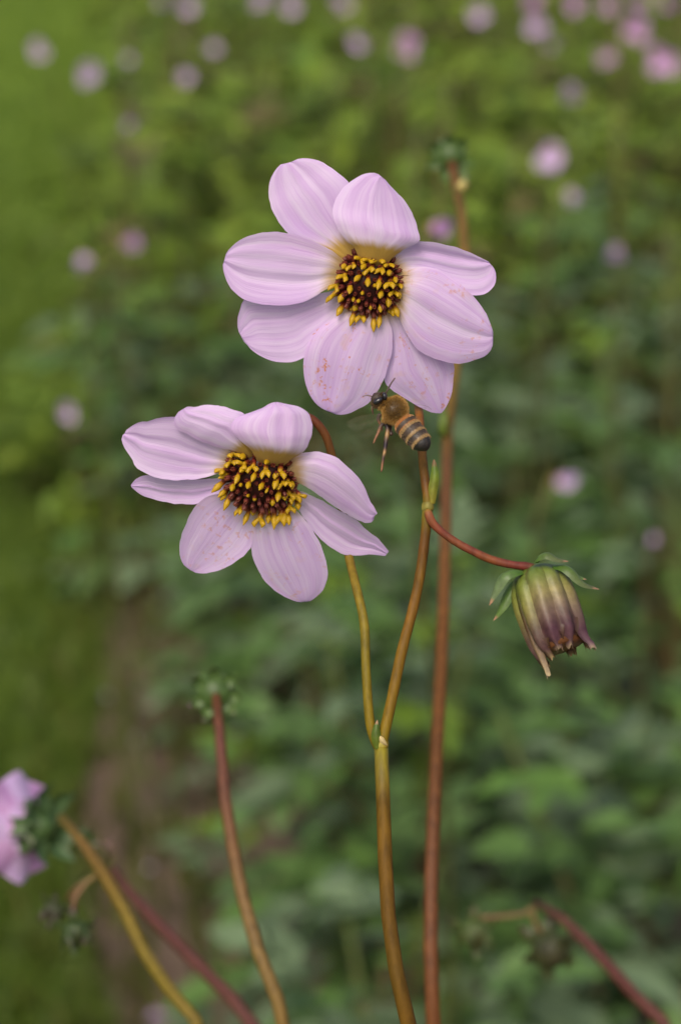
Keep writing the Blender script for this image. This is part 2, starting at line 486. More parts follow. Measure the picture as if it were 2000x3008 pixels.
    for (px, py, h) in stems:
        for q in range(4):
            az = random.uniform(0, 6.28); sp2 = random.uniform(.02, .13)
            pts = [Vector((px + math.cos(az) * sp2 * t * t, py + math.sin(az) * sp2 * t * t, h * t * 1.02)) for t in (0, .35, .7, 1.0)]
            v, f, c = tube_geo(pts, [.004, .0035, .003, .002], 5, [(0.10, 0.055, 0.03), (0.12, 0.06, 0.03), (0.10, 0.09, 0.03), (0.08, 0.11, 0.03)], cap=False)
            b = len(SV); SV += v; SC += c; SF += [tuple(i + b for i in ff) for ff in f]
        if py > 2.6:                                   # bare flower stalks standing over the far leaves
            for q in range(random.choice((0, 1, 1, 2))):
                az = random.uniform(0, 6.28); sp2 = random.uniform(.02, .10); hh = h * random.uniform(1.25, 1.75)
                pts = [Vector((px + math.cos(az) * sp2 * (.4 + t), py + math.sin(az) * sp2 * (.4 + t), hh * t)) for t in (.3, .6, .85, 1.0)]
                cc = random.choice([(0.12, 0.12, 0.035), (0.10, 0.14, 0.03), (0.15, 0.11, 0.045)])
                v, f, c = tube_geo(pts, [.0026, .0022, .002, .0035], 5, [cc, cc, cc, (0.13, 0.14, 0.06)], cap=False)
                b = len(SV); SV += v; SC += c; SF += [tuple(i + b for i in ff) for ff in f]
    o = big_mesh('bed_stalks', np.array([tuple(v) for v in SV]), np.array(SF), [M['stem']], np.array(SC))
    tag(o, 'thin brown stalks among the dahlia leaves of the bed', 'stalks', kind='stuff')
build_foliage()

# ------------------------------------------------------------------ flower heads in focus
NU, NV = 34, 25
def make_petal(parent, Ctr, cen, tilt, Lc, Rc, prof, cup=14, layer=0, mat='petal', ridge=2.4, seed=0, tx=0.0, fold=None, twist=0.0):
    """Lc / Rc: the two margins from claw to tip in photo pixels; depth comes from the head's tilt, the lengthwise
    profile, the cup across, and the ridges."""
    rr = random.Random(seed)
    Ls, Rs = catmull(Lc, NU), catmull(Rc, NU)
    V, Fc, UV = [], [], []
    ph = [rr.uniform(0, 6.28) for _ in range(4)]
    fr = [rr.uniform(2.0, 2.8), rr.uniform(4.2, 5.6), rr.uniform(1.0, 1.4)]
    ps = np.linspace(0, 1, len(prof))
    pf = catmull([(a, b) for a, b in zip(ps, prof)], 60)
    for i in range(2, NU):                         # margins are never quite even
        for E, o_ in ((Ls, 0), (Rs, 50)):
            q = mnoise.noise(Vector((i * .45, seed * 3.1 + o_, 0))) * 2.6 + mnoise.noise(Vector((i * 1.3, seed * 3.1 + o_, 4))) * 1.2
            dd = E[i] - (Ls[i] + Rs[i]) / 2; nn_ = np.linalg.norm(dd)
            if nn_ > 20: E[i] = E[i] + dd / nn_ * q
    for i in range(NU):
        u = i / (NU - 1)
        wv = np.linalg.norm(Ls[i] - Rs[i])
        zc = np.interp(u, pf[:, 0], pf[:, 1])
        env = min(1, u * 4) * (1 - .55 * smoothstep(.75, 1, u))
        for j in range(NV):
            v = -1 + 2 * j / (NV - 1); t = (v + 1) / 2
            x, y = Ls[i] * (1 - t) + Rs[i] * t
            # keep the tip crisp: a fine scallop along the end
            z = (cen[1] - y) * math.tan(tilt) + (x - cen[0]) * tx + zc
            z += cup * (v * v - .3) * math.sin(math.pi * min(1, u * 1.05)) ** .7
            z += layer * smoothstep(.05, .35, u)
            z += twist * v * smoothstep(.2, 1, u)
            z += .62 * ridge * env * (math.cos(fr[0] * math.pi * v + ph[0]) + .45 * math.cos(fr[1] * math.pi * v + ph[1] + u) ) * min(1, wv / 140)
            if fold:                       # a crease running the length of the petal
                for (v0, wdt, amp) in fold:
                    z += .62 * amp * math.exp(-((v - v0) / wdt) ** 2) * smoothstep(.08, .4, u) * (1 - .5 * smoothstep(.8, 1, u))
            z += 3.0 * mnoise.noise(Vector((x * .012, y * .012, seed)))
            V.append(W(x, y, z + Ctr)); UV.append((u, t))
    for i in range(NU - 1):
        for j in range(NV - 1):
            a = i * NV + j; Fc.append((a, a + NV, a + NV + 1, a + 1))
    return obj('petal', V, Fc, M[mat], parent, uvs=UV)

def lathe_unit(prof, seg, colf, lobes=None):
    V, Fc, C = [], [], []
    for i, (t, r) in enumerate(prof):
        for k in range(seg):
            a = 2 * math.pi * k / seg
            V.append((r * math.cos(a), r * math.sin(a), t)); C.append(colf(t))
    for i in range(len(prof) - 1):
        for k in range(seg):
            a, b = i * seg + k, i * seg + (k + 1) % seg
            Fc.append((a, b, b + seg, a + seg))
    Fc.append(tuple(range((len(prof) - 1) * seg, len(prof) * seg)))
    return V, Fc, C
MAROON, DKRED, ORANGE, YEL = (0.07, 0.008, 0.007), (0.15, 0.016, 0.010), (0.30, 0.10, 0.007), (0.37, 0.222, 0.004)
def fl_col(t): return ramp3([(-.4, MAROON), (.02, DKRED), (.16, ORANGE), (.32, YEL), (1, YEL)], t)
bullet_prof = [(-.45, .15), (-.2, .16), (0, .17), (.15, .165), (.3, .19), (.48, .225), (.62, .20), (.76, .14), (.9, .075), (1.0, .02)]
v_, f_, c_ = lathe_unit(bullet_prof, 10, fl_col)
ME_BULLET = meshdata('closed_floret', v_, f_, M['floret'], c_)
def fork_mesh(name, spread, curl):
    V, Fc, C = lathe_unit([(-.45, .14), (-.2, .15), (0, .16), (.15, .16), (.3, .15), (.42, .10)], 10, fl_col)
    for s in (-1, 1):
        pts, rad = [], []
        for i in range(8):
            t = i / 7
            pts.append((s * (.03 + spread * math.sin(t * math.pi * .55) - curl * t * t), .05 * math.sin(t * 3), .28 + .72 * t * (1 - .18 * t * curl * 6)))
            rad.append(.115 * (1.1 + .45 * math.sin(t * 3.0)) * (1 - .88 * max(0, t - .62) / .38))
        b = len(V)
        for i in range(8):
            for k in range(8):
                a = 2 * math.pi * k / 8
                V.append((pts[i][0] + rad[i] * math.cos(a) * 1.1, pts[i][1] + rad[i] * math.sin(a) * .75, pts[i][2])); C.append(fl_col(pts[i][2]))
        for i in range(7):
            for k in range(8):
                Fc.append((b + i * 8 + k, b + i * 8 + (k + 1) % 8, b + (i + 1) * 8 + (k + 1) % 8, b + (i + 1) * 8 + k))
        Fc.append(tuple(b + 56 + k for k in range(8)))
    return meshdata(name, V, Fc, M['floret'], C)
ME_FORK = [fork_mesh('open_floret', .24, .0), fork_mesh('open_floret', .34, .14), fork_mesh('open_floret', .16, -.06)]
# unopened inner floret: small dark cup with five points
def cup_mesh():
    V, Fc, C = [], [], []
    seg = 10
    for i, (t, r) in enumerate([(-.6, .30), (0, .34), (.45, .42), (.7, .34)]):
        for k in range(seg):
            a = 2 * math.pi * k / seg
            tt = t + (.22 if (i == 3 and k % 2 == 0) else 0); r2 = r * (.75 if (i == 3 and k % 2 == 0) else 1)
            V.append((r2 * math.cos(a), r2 * math.sin(a), tt))
            C.append((0.22, 0.06, 0.03) if i == 3 and k % 2 == 0 else ((0.085, 0.012, 0.010) if i > 1 else (0.035, 0.006, 0.006)))
    V.append((0, 0, .45)); C.append((0.04, 0.006, 0.006))
    for i in range(3):
        for k in range(seg):
            a, b = i * seg + k, i * seg + (k + 1) % seg; Fc.append((a, b, b + seg, a + seg))
    for k in range(seg): Fc.append((30 + k, 30 + (k + 1) % seg, 40))
    return meshdata('inner_floret', V, Fc, M['floret'], C, smooth=False)
ME_CUP = cup_mesh()

def make_disc(plant, name, label, cen, tilt, z0, Rd, Hd, florets, crop, tx=0.0):
    """the domed centre: receptacle mesh is the part; petals and florets are its sub-parts"""
    ax = dirW(-tx, math.sin(tilt), math.cos(tilt)).normalized()     # picture axes: +y is down
    e1 = (RIGHT - ax * RIGHT.dot(ax)).normalized(); e2 = ax.cross(e1)
    c0 = W(cen[0], cen[1], z0)
    V, Fc, C = [], [], []
    nr, ns = 14, 28
    for i in range(nr + 1):
        th = math.pi * .78 * i / nr
        for k in range(ns):
            a = 2 * math.pi * k / ns
            rr = math.sin(th) * Rd * .93; hh = math.cos(th) * Hd * .93
            V.append(c0 + (e1 * (rr * math.cos(a)) + e2 * (rr * math.sin(a)) + ax * hh) * MM)
            C.append(lerp3((0.03, 0.005, 0.006), (0.05, 0.075, 0.02), smoothstep(.62, .72, i / nr)))
    for i in range(nr):
        for k in range(ns):
            a, b = i * ns + k, i * ns + (k + 1) % ns; Fc.append((a, b, b + ns, a + ns))
    Fc.append(tuple(range(nr * ns, (nr + 1) * ns)))
    head = obj(name, V, Fc, M['floret'], plant, origin=c0, cols=C)
    head['label'] = label
    # unopened florets in a spiral
    n = 96
    for q in range(n):
        th = math.acos(1 - (q + .5) / n * 1.10)
        a = q * 2.399963
        nrm = (e1 * (math.sin(th) * math.cos(a) * Hd) + e2 * (math.sin(th) * math.sin(a) * Hd) + ax * (math.cos(th) * Rd)).normalized()
        p = c0 + (e1 * (math.sin(th) * math.cos(a) * Rd) + e2 * (math.sin(th) * math.sin(a) * Rd) + ax * (math.cos(th) * Hd)) * MM
        s = (14 + 6 * smoothstep(.1, 1.2, th) + random.uniform(-1, 2)) * MM
        inst('inner_floret', ME_CUP, head, p, (nrm + e1 * random.uniform(-.15, .15) + e2 * random.uniform(-.15, .15)).to_track_quat('Z', 'Y'), (s, s, s * random.uniform(1.0, 1.5)))
    # open and opening florets
    x0, y0, k0 = crop
    for (bx, by, tx_, ty_, kd) in florets:
        b = np.array([x0 + bx / k0, y0 + by / k0]); t = np.array([x0 + tx_ / k0, y0 + ty_ / k0])
        # depth of the dome under this pixel
        zb = None
        for zz in range(180, -140, -3):
            q = (W(b[0], b[1], z0 + zz) - c0) / MM
            if (q.dot(e1) / Rd) ** 2 + (q.dot(e2) / Rd) ** 2 + (q.dot(ax) / Hd) ** 2 <= 1: zb = zz; break
        if zb is None: zb = (cen[1] - b[1]) * math.tan(tilt) + 12
        pb = W(b[0], b[1], z0 + zb + 4)
        l = float(np.linalg.norm(t - b)); Lf = 44 if kd != 's' else 24
        dz = math.sqrt(max(Lf * Lf - l * l, (l * .25) ** 2))
        rim = math.hypot(b[0] - cen[0], b[1] - cen[1]) / Rd
        if by > ty_ : pass
        if rim > .8 and b[1] > cen[1] + .35 * Rd: dz = min(dz, l * .45)
        d3 = W(t[0], t[1], z0 + zb + 4 + dz) - pb
        Ln = d3.length
        quat = d3.to_track_quat('Z', 'Y') @ Quaternion((0, 0, 1), random.uniform(-.6, .6))
        wd = 41 * MM * random.uniform(.9, 1.15) * (0.62 if kd == 's' else 1.0)
        me = ME_BULLET if kd in 'bs' else random.choice(ME_FORK)
        if kd == 'f': wd *= 1.12
        inst('floret', me, head, pb, quat, (wd, wd, Ln))
    return head

# ---- bloom one (upper), margins read in a crop of the photograph: x = 600 + cx / 1.742, y = 420 + cy / 1.742
def cropA(l): return [(600 + a / 1.7422, 420 + b / 1.7422) for a, b in l]
def cropB(l): return [(340 + a / 1.8667, 1140 + b / 1.8667) for a, b in l]

plant_base = Vector((0.06, 0.55, 0.0))
plant = empty('dahlia_plant', plant_base, 'tall dahlia with two open mauve blooms and one drooping bud on forked stem', 'flower', None)

C1, T1 = (1083, 828), R(17)
fl1 = [(690,330,620,385,'f'),(820,345,760,400,'f'),(965,335,945,425,'f'),(560,405,480,540,'f'),(740,420,680,510,'b'),(850,460,780,605,'f'),
 (1040,470,960,590,'f'),(1110,410,1140,480,'f'),(415,430,370,500,'b'),(1140,540,1130,610,'b'),(1175,545,1175,600,'s'),(430,580,330,700,'f'),
 (660,610,560,710,'b'),(790,660,780,800,'b'),(985,670,940,850,'b'),(1225,640,1250,730,'b'),(1160,690,1130,830,'f'),(1280,720,1265,830,'f'),
 (500,770,480,915,'b'),(320,720,190,880,'f'),(290,860,90,1080,'f'),(385,910,300,1060,'b'),(555,970,540,1045,'s'),(1010,870,980,990,'b'),
 (1215,850,1210,965,'f'),(1265,880,1315,990,'b'),(1135,970,1120,1140,'b'),(375,1100,270,1285,'b'),(600,1100,550,1200,'b'),(570,1210,490,1450,'b'),
 (700,1200,650,1400,'f'),(830,1110,830,1185,'s'),(1000,1080,990,1225,'b'),(880,1280,880,1550,'b'),(990,1260,960,1485,'b'),(1130,1160,1140,1240,'s'),
 (1175,1150,1205,1290,'b'),(1220,1120,1290,1300,'b'),(440,1120,435,1170,'s'),(520,1140,510,1195,'s'),(700,880,690,930,'s'),(640,1010,620,1060,'s'),(900,760,895,800,'s')]
h1 = make_disc(plant, 'flower_head', 'upper open mauve bloom with eight petals and dark yellow-tipped centre', C1, T1, 0, 86, 62, fl1, (940, 700, 5.6))
def pa(Lc, Rc, prof, **k): make_petal(h1, 0, C1, T1, cropA(Lc), cropA(Rc), prof, **k)
pa([(800,690),(725,605),(620,548),(520,510),(425,458),(367,380),(337,310),(328,250),(339,190),(364,140),(398,106),(428,107),(436,120)],
   [(840,690),(815,580),(792,450),(775,320),(740,208),(700,165),(640,120),(580,89),(520,78),(475,83),(456,96),(470,111),(442,123)],
   [-18, 6, 4, -14, -30], cup=-10, layer=-26, ridge=3.0, seed=1, fold=[(-.1, .10, -5), (.35, .08, -4)])
pa([(810,680),(770,540),(725,500),(690,450),(666,400),(657,358),(668,300),(700,242),(745,200),(800,166),(850,152),(888,158),(904,176)],
   [(900,680),(960,590),(1020,545),(1100,500),(1094,450),(1078,395),(1052,335),(1016,285),(975,243),(945,212),(930,192),(917,182),(908,182)],
   [-15, 55, 62, 40, 34, 30], cup=-34, layer=10, ridge=2.2, seed=2, fold=[(-.15, .13, 9), (.55, .10, 6)])
pa([(910,700),(945,590),(975,528),(1040,504),(1110,503),(1200,513),(1290,535),(1370,565),(1430,596),(1460,612),(1465,624)],
   [(920,740),(1000,680),(1100,690),(1200,725),(1300,768),(1390,780),(1440,770),(1478,735),(1493,690),(1486,650),(1472,628)],
   [-15, 22, 10, -8, -26], cup=20, layer=-14, ridge=3.0, seed=3, mat='petal_side', fold=[(-.55, .14, -8), (-.2, .10, 5)])
pa([(900,730),(985,690),(1030,657),(1075,640),(1135,633),(1205,652),(1290,706),(1350,760),(1400,812),(1440,872),(1465,932),(1477,972),(1470,988)],
   [(900,760),(965,830),(1000,905),(1042,990),(1090,1056),(1150,1090),(1210,1113),(1270,1127),(1330,1125),(1390,1111),(1440,1086),(1472,1045),(1474,1000),(1462,992)],
   [-15, 16, 14, 0, -20], cup=-18, layer=18, ridge=2.4, seed=4, mat='petal_lightly', fold=[(.05, .10, -7), (-.35, .14, 6)])
pa([(885,770),(925,880),(950,985),(945,1090),(922,1212),(960,1265),(1020,1305),(1080,1340),(1130,1366),(1172,1381),(1208,1383)],
   [(905,770),(1020,870),(1150,985),(1245,1060),(1275,1130),(1277,1200),(1268,1262),(1250,1322),(1238,1350),(1226,1366),(1214,1381)],
   [-15, 8, 2, -20, -42], cup=-16, layer=-20, ridge=2.6, seed=5, mat='petal_dusted')
pa([(840,770),(730,860),(625,920),(562,970),(526,1030),(511,1100),(510,1180),(524,1250),(552,1310),(592,1352),(640,1374),(648,1368)],
   [(880,770),(935,880),(961,970),(958,1060),(945,1130),(918,1212),(880,1282),(830,1337),(770,1371),(710,1390),(672,1389),(654,1378)],
   [-15, 12, 6, -14, -30], cup=-20, layer=8, ridge=2.2, seed=6, mat='petal_dusted', fold=[(.2, .2, 4)])
pa([(800,740),(680,752),(560,775),(400,795),(280,790),(207,803),(181,860),(170,920),(178,970),(188,988)],
   [(830,770),(740,850),(650,950),(565,1040),(505,1103),(420,1122),(350,1116),(290,1091),(240,1056),(212,1022),(200,1014),(194,994)],
   [-15, 4, 2, -12, -22], cup=12, layer=-18, ridge=3.2, seed=7, mat='petal_low', fold=[(.1, .10, 6), (-.35, .12, -6)])
pa([(800,690),(720,605),(640,545),(560,506),(480,476),(390,457),(300,457),(230,475),(170,505),(127,545),(110,574),(116,590)],
   [(800,740),(700,728),(625,748),(555,792),(480,822),(400,831),(320,829),(240,813),(180,786),(132,738),(104,672),(96,622),(106,600)],
   [-15, 14, 8, -2, -18], cup=14, layer=14, ridge=3.0, seed=8, mat='petal_side', fold=[(.08, .12, 8), (.35, .10, -6), (-.45, .18, 5)])

# ---- bloom two (lower left)
C2, T2 = (766, 1398), R(27)
fl2 = [(410,200,455,275,'f'),(570,220,540,285,'b'),(395,290,380,410,'f'),(920,290,880,360,'b'),(330,420,160,510,'f'),(350,490,200,570,'b'),(600,340,490,400,'f'),
 (590,390,510,480,'b'),(710,350,680,500,'f'),(890,390,880,560,'f'),(1100,410,1080,585,'f'),(510,490,440,655,'b'),(740,480,680,615,'b'),(1050,570,1000,725,'b'),
 (1150,600,1115,720,'f'),(1200,590,1195,675,'f'),(1265,600,1265,725,'b'),(280,610,105,770,'b'),(425,650,390,750,'b'),(650,620,620,715,'b'),(850,630,790,735,'b'),
 (920,700,880,780,'s'),(420,745,415,805,'s'),(325,720,195,840,'b'),(310,770,235,885,'b'),(375,820,280,1030,'b'),(1080,750,1050,905,'b'),(1220,720,1220,910,'f'),
 (1280,750,1325,935,'f'),(1345,780,1420,885,'f'),(1340,900,1360,1020,'b'),(985,870,980,965,'b'),(1230,930,1250,1070,'f'),(555,940,470,1110,'f'),(645,1030,560,1245,'b'),
 (710,1000,695,1105,'b'),(820,1070,770,1300,'f'),(945,1000,925,1070,'b'),(935,1080,915,1220,'b'),(1010,1050,1005,1305,'b'),(1115,1030,1090,1245,'f'),(1165,1040,1150,1220,'b'),
 (1200,1060,1225,1245,'b'),(530,640,520,680,'s'),(640,800,625,830,'s'),(730,850,720,880,'s'),(600,880,580,930,'s')]
h2 = make_disc(plant, 'flower_head', 'lower nodding mauve bloom with hooded upper petals and dark yellow-tipped centre', C2, T2, 0, 96, 66, fl2, (600, 1290, 4.9), tx=-.05)
def pb(Lc, Rc, prof, **k): make_petal(h2, 0, C2, T2, cropB(Lc), cropB(Rc), prof, **k)
pb([(760,440),(640,352),(560,292),(460,222),(385,172),(325,158),(240,163),(180,182),(130,186),(86,210),(50,240),(52,250)],
   [(750,500),(590,462),(540,477),(450,498),(350,505),(260,498),(190,480),(140,455),(106,425),(95,395),(70,360),(44,318),(33,280),(40,256)],
   [-15, 16, 4, -16, -40], cup=16, layer=0, ridge=3.4, seed=11, mat='petal_side', fold=[(.15, .12, 8), (.5, .10, -6), (-.2, .1, -6)])
pb([(760,440),(690,362),(620,340),(540,318),(450,285),(380,245),(338,226),(318,190),(326,158),(345,130)],
   [(790,430),(748,320),(722,240),(714,190),(708,146),(640,116),(560,96),(480,93),(440,104),(392,102)],
   [-15, 42, 48, 34, 20], cup=-22, layer=10, ridge=2.2, seed=12, fold=[(.1, .15, 7)])
pb([(800,470),(750,350),(690,292),(650,252),(632,215),(646,180),(690,150),(750,130),(810,105),(846,84),(866,78)],
   [(900,470),(955,398),(1030,350),(1060,300),(1078,240),(1071,180),(1050,132),(1010,105),(950,89),(905,80),(884,76)],
   [-15, 70, 84, 66, 50, 42], cup=-44, layer=24, ridge=2.0, seed=13, fold=[(-.1, .16, 10), (.5, .12, 8)])
pb([(880,470),(935,420),(960,384),(1010,361),(1080,350),(1150,358),(1210,380),(1270,430),(1330,490),(1370,560),(1400,630),(1420,660),(1434,688)],
   [(900,520),(985,515),(1060,552),(1150,612),(1230,670),(1310,716),(1345,732),(1370,741),(1400,735),(1415,722),(1412,706)],
   [-15, 30, 26, 8, -10], cup=-24, layer=18, ridge=2.6, seed=14, mat='petal_side', fold=[(.1, .12, -6), (-.4, .16, 6)])
pb([(890,540),(1000,562),(1110,605),(1220,670),(1310,716),(1362,762),(1420,810),(1446,828),(1462,852),(1480,874),(1496,896)],
   [(880,580),(985,650),(1040,720),(1090,790),(1140,840),(1200,886),(1260,912),(1330,918),(1400,913),(1440,917),(1476,921)],
   [-15, 4, -8, -26, -44], cup=14, layer=-14, ridge=2.6, seed=15, mat='petal_low', fold=[(-.15, .10, 7), (.25, .1, -5)])
pb([(800,580),(758,720),(739,850),(755,940),(800,1030),(850,1090),(920,1141),(980,1167),(1028,1175),(1036,1170)],
   [(860,580),(960,650),(1020,700),(1062,752),(1110,830),(1145,910),(1162,980),(1158,1050),(1135,1110),(1092,1151),(1056,1172),(1044,1172)],
   [-15, 8, 0, -18, -34], cup=-18, layer=6, ridge=2.4, seed=16, mat='petal_lightly', fold=[(.15, .22, 5)])
pb([(760,560),(620,575),(545,582),(500,595),(450,632),(410,690),(372,780),(350,870),(355,930),(380,975),(412,1000)],
   [(800,580),(790,680),(770,780),(742,872),(690,927),(620,976),(550,1005),(480,1016),(440,1013),(420,1003)],
   [-15, 4, -2, -14, -26], cup=14, layer=-8, ridge=2.8, seed=17, mat='petal_lightly', fold=[(-.1, .14, 6), (.4, .12, -6)])
pb([(740,490),(600,490),(480,500),(350,500),(230,490),(160,475),(128,488),(106,504),(84,532)],
   [(750,540),(640,560),(540,600),(440,637),(350,635),(260,622),(180,600),(130,578),(90,546)],
   [-15, 0, -10, -26, -44], cup=12, layer=-18, ridge=2.8, seed=18, mat='petal_low', fold=[(0, .12, 7)])

# green calyx cups and bracts behind the two blooms
def calyx(head, cen, tilt, z, n=8, rad=70, green=(0.06, 0.11, 0.03)):
    ax = dirW(0, math.sin(tilt), math.cos(tilt)).normalized()
    e1 = (RIGHT - ax * RIGHT.dot(ax)).normalized(); e2 = ax.cross(e1)
    c0 = W(cen[0], cen[1], z)
    for q in range(n):
        a = 2 * math.pi * (q + .3) / n
        rd = e1 * math.cos(a) + e2 * math.sin(a)
        pts = [c0 + (rd * r - ax * h) * MM for r, h in ((15, 62), (45, 56), (66, 46), (88, 52))]
        V, Fc, UV, C = ribbon_geo(pts, lambda u: (22 * math.sin(math.pi * min(1, u * .85 + .12)) ** .8) * MM, ax, 8, 5, -.3,
                                  lambda u, v: lerp3(green, (0.10, 0.13, 0.04), u))
        obj('bract', V, Fc, M['bract'], head, cols=C)
calyx(h1, C1, T1, 0); calyx(h2, C2, T2, 0)

# ------------------------------------------------------------------ stems of the main plant
BR, OL, OR_, YG = (0.19, 0.095, 0.014), (0.25, 0.175, 0.012), (0.26, 0.11, 0.018), (0.34, 0.30, 0.04)
RD = (0.22, 0.055, 0.045)
def st(name, rows, parent, n=60, seg=14, mat='stem'):
    return spline_tube(name, [(Vector(p) if not isinstance(p, tuple) else W(*p), r * MM, dk(c, .50 if name == 'stem' else .58)) for p, r, c in rows], M[mat], parent, n, seg)
low = W(1199, 3008, -40)
st('stem', [(plant_base, 34, BR), (Vector((0.05, 0.545, .30)), 32, BR), (Vector((0.035, .53, .62)), 29, BR), (low, 25, (0.19, 0.095, 0.016)), ((1154, 2806, -26), 23, (0.18, 0.10, 0.014)),
   ((1135, 2615, -16), 22, (0.20, 0.10, 0.016)), ((1127, 2400, -10), 21.5, (0.22, 0.12, 0.015)), ((1121, 2260, -6), 21, (0.26, 0.16, 0.015)), ((1119, 2188, -4), 21.5, YG)], plant, 90)
st('branch', [((1120, 2200, -4), 18, OL), ((1126, 2165, -4), 16.5, OL), ((1148, 2066, -6), 16, (0.27, 0.16, 0.015)), ((1180, 1913, -10), 16, (0.25, 0.135, 0.015)), ((1212, 1790, -12), 15.5, (0.24, 0.115, 0.018)), ((1233, 1690, -12), 15, BR),
   ((1250, 1560, -10), 14.5, BR), ((1256, 1490, -9), 16, YG)], plant, 70)
st('branch', [((1116, 2204, -6), 16, OL), ((1092, 2150, -8), 14.5, OL), ((1076, 1990, -14), 14, (0.25, 0.19, 0.018)), ((1069, 1830, -40), 14, (0.25, 0.19, 0.02)), ((1045, 1720, -95), 13.5, (0.27, 0.19, 0.02)), ((1024, 1630, -165), 13.5, (0.26, 0.17, 0.02)),
   ((1002, 1480, -170), 13, OL), ((975, 1340, -130), 13, (0.16, 0.075, 0.02)), ((950, 1268, -110), 13, (0.17, 0.06, 0.02)), ((905, 1226, -100), 13, (0.17, 0.05, 0.02)), ((850, 1240, -100), 14, OL), ((800, 1320, -85), 15, OL), ((772, 1390, -60), 18, OL)], plant, 90)
st('branch', [((1257, 1496, -9), 14, YG), ((1253, 1450, -10), 13.5, BR), ((1243, 1370, -40), 13, BR), ((1235, 1275, -120), 13, (0.24, 0.09, 0.02)), ((1228, 1190, -215), 13, OR_), ((1210, 1080, -240), 13, OL), ((1160, 930, -170), 14, OL), ((1095, 845, -66), 19, OL)], plant, 70)
# collar at the upper node, leaf scar at the lower one
def ringlet(ctr, dirv, r, h, col, parent, name, flare=1.18):
    t = dirv.normalized(); n1 = t.orthogonal().normalized(); b1 = t.cross(n1); V, Fc, C = [], [], []
    for i, (s, rr) in enumerate(((-.5, r * .98), (-.3, r * flare), (.1, r * flare * .98), (.5, r * .96))):
        for k in range(16):
            a = 2 * math.pi * k / 16; wv = 1 + .06 * math.sin(3 * a + i)
            V.append(ctr + t * (s * h) + (n1 * math.cos(a) + b1 * math.sin(a)) * rr * wv); C.append(lerp3(col, (0.26, 0.23, 0.05), .5 + .4 * math.sin(2 * a + 1) if i in (1, 2) else 0))
    for i in range(3):
        for k in range(16):
            a, b = i * 16 + k, i * 16 + (k + 1) % 16; Fc.append((a, b, b + 16, a + 16))
    return obj(name, V, Fc, M['stem'], parent, cols=C)
ringlet(W(1256, 1487, -8), W(1250, 1440, -8) - W(1258, 1500, -8), 16 * MM, 26 * MM, (0.16, 0.13, 0.02), plant, 'node_collar')
ringlet(W(1120, 2186, -4), W(1119, 2150, -4) - W(1121, 2200, -4), 21 * MM, 20 * MM, OL, plant, 'node_collar', 1.08)
def leaflet(parent, name, pts, hw, normal, colA, colB, cup=.5, nu=12, tip=None, mat='bract', pw=.8):
    V, Fc, UV, C = ribbon_geo([W(*p) for p in pts], lambda u: hw * MM * max(.03, math.sin(math.pi * min(1, .12 + .88 * u) ** .9)) ** pw, normal, nu, 7, cup,
                              lambda u, v: (tip if (tip and u > .9) else lerp3(colA, colB, u)))
    return obj(name, V, Fc, M[mat], parent, cols=C)
VIEW = dirW(0, 0, 1)
leaflet(plant, 'leaf_bud', [(1268, 1480, 4), (1271, 1440, 10), (1277, 1395, 14), (1274, 1350, 10)], 14, VIEW, (0.20, 0.17, 0.02), (0.08, 0.17, 0.02), -.7, tip=(0.28, 0.17, 0.08), pw=.5)
leaflet(plant, 'leaf_bud', [(1108, 2200, 16), (1104, 2165, 24), (1106, 2130, 22), (1108, 2115, 16)], 14, VIEW, (0.10, 0.13, 0.015), (0.05, 0.10, 0.015), -.7, tip=(0.3, 0.18, 0.1))
leaflet(plant, 'leaf_scar', [(1112, 2162, 16), (1120, 2172, 22), (1130, 2184, 22), (1138, 2190, 16)], 8, VIEW, (0.42, 0.33, 0.14), (0.40, 0.30, 0.14), -.6)

# ------------------------------------------------------------------ the drooping bud
def cC(a, b, z=0): return (1180 + a / 2.529, 1440 + b / 2.529, z)
bud_ax0, bud_ax1 = np.array([1565.0, 1664.0]), np.array([1655.0, 1928.0])
bud_top = W(1552, 1660, 0)
st('bud_stalk', [((1254, 1500, 4), 10, YG), (cC(195, 170, 12), 12, (0.33, 0.14, 0.06)), (cC(222, 235, 12), 12.5, (0.28, 0.085, 0.05)), (cC(290, 305, 10), 12, RD), (cC(400, 385, 8), 12, (0.25, 0.075, 0.045)), (cC(520, 450, 6), 12, RD),
    (cC(640, 507, 4), 12, (0.26, 0.08, 0.04)), (cC(760, 542, 2), 12, RD), (cC(860, 560, 0), 12, (0.2, 0.04, 0.04)), (cC(930, 568, -4), 14, (0.18, 0.05, 0.04)), (cC(1000, 600, -10), 18, (0.10, 0.15, 0.03))], plant, 60)
ax2 = (bud_ax1 - bud_ax0); blen = float(np.linalg.norm(ax2)); ax2 /= blen
bz = .22                                                     # the mouth leans a little towards the viewer
A3 = Vector((ax2[0], ax2[1], bz)).normalized()
S3 = Vector((-ax2[1], ax2[0], 0)).normalized(); S3 = Vector((S3.x * -1, S3.y * -1, 0))   # picture right-ish
N3 = A3.cross(S3); 
if N3.z < 0: N3 = -N3
def budpt(t, ang, r):
    q = Vector((bud_ax0[0], bud_ax0[1], -40)) + A3 * (t * blen) + (S3 * math.sin(ang) + N3 * math.cos(ang)) * r
    return W(q.x, q.y, q.z)
def bud_r(t): return float(np.interp(t, [0, .06, .14, .25, .45, .65, .85, 1.0, 1.15], [22, 62, 84, 92, 96, 95, 90, 82, 74]))
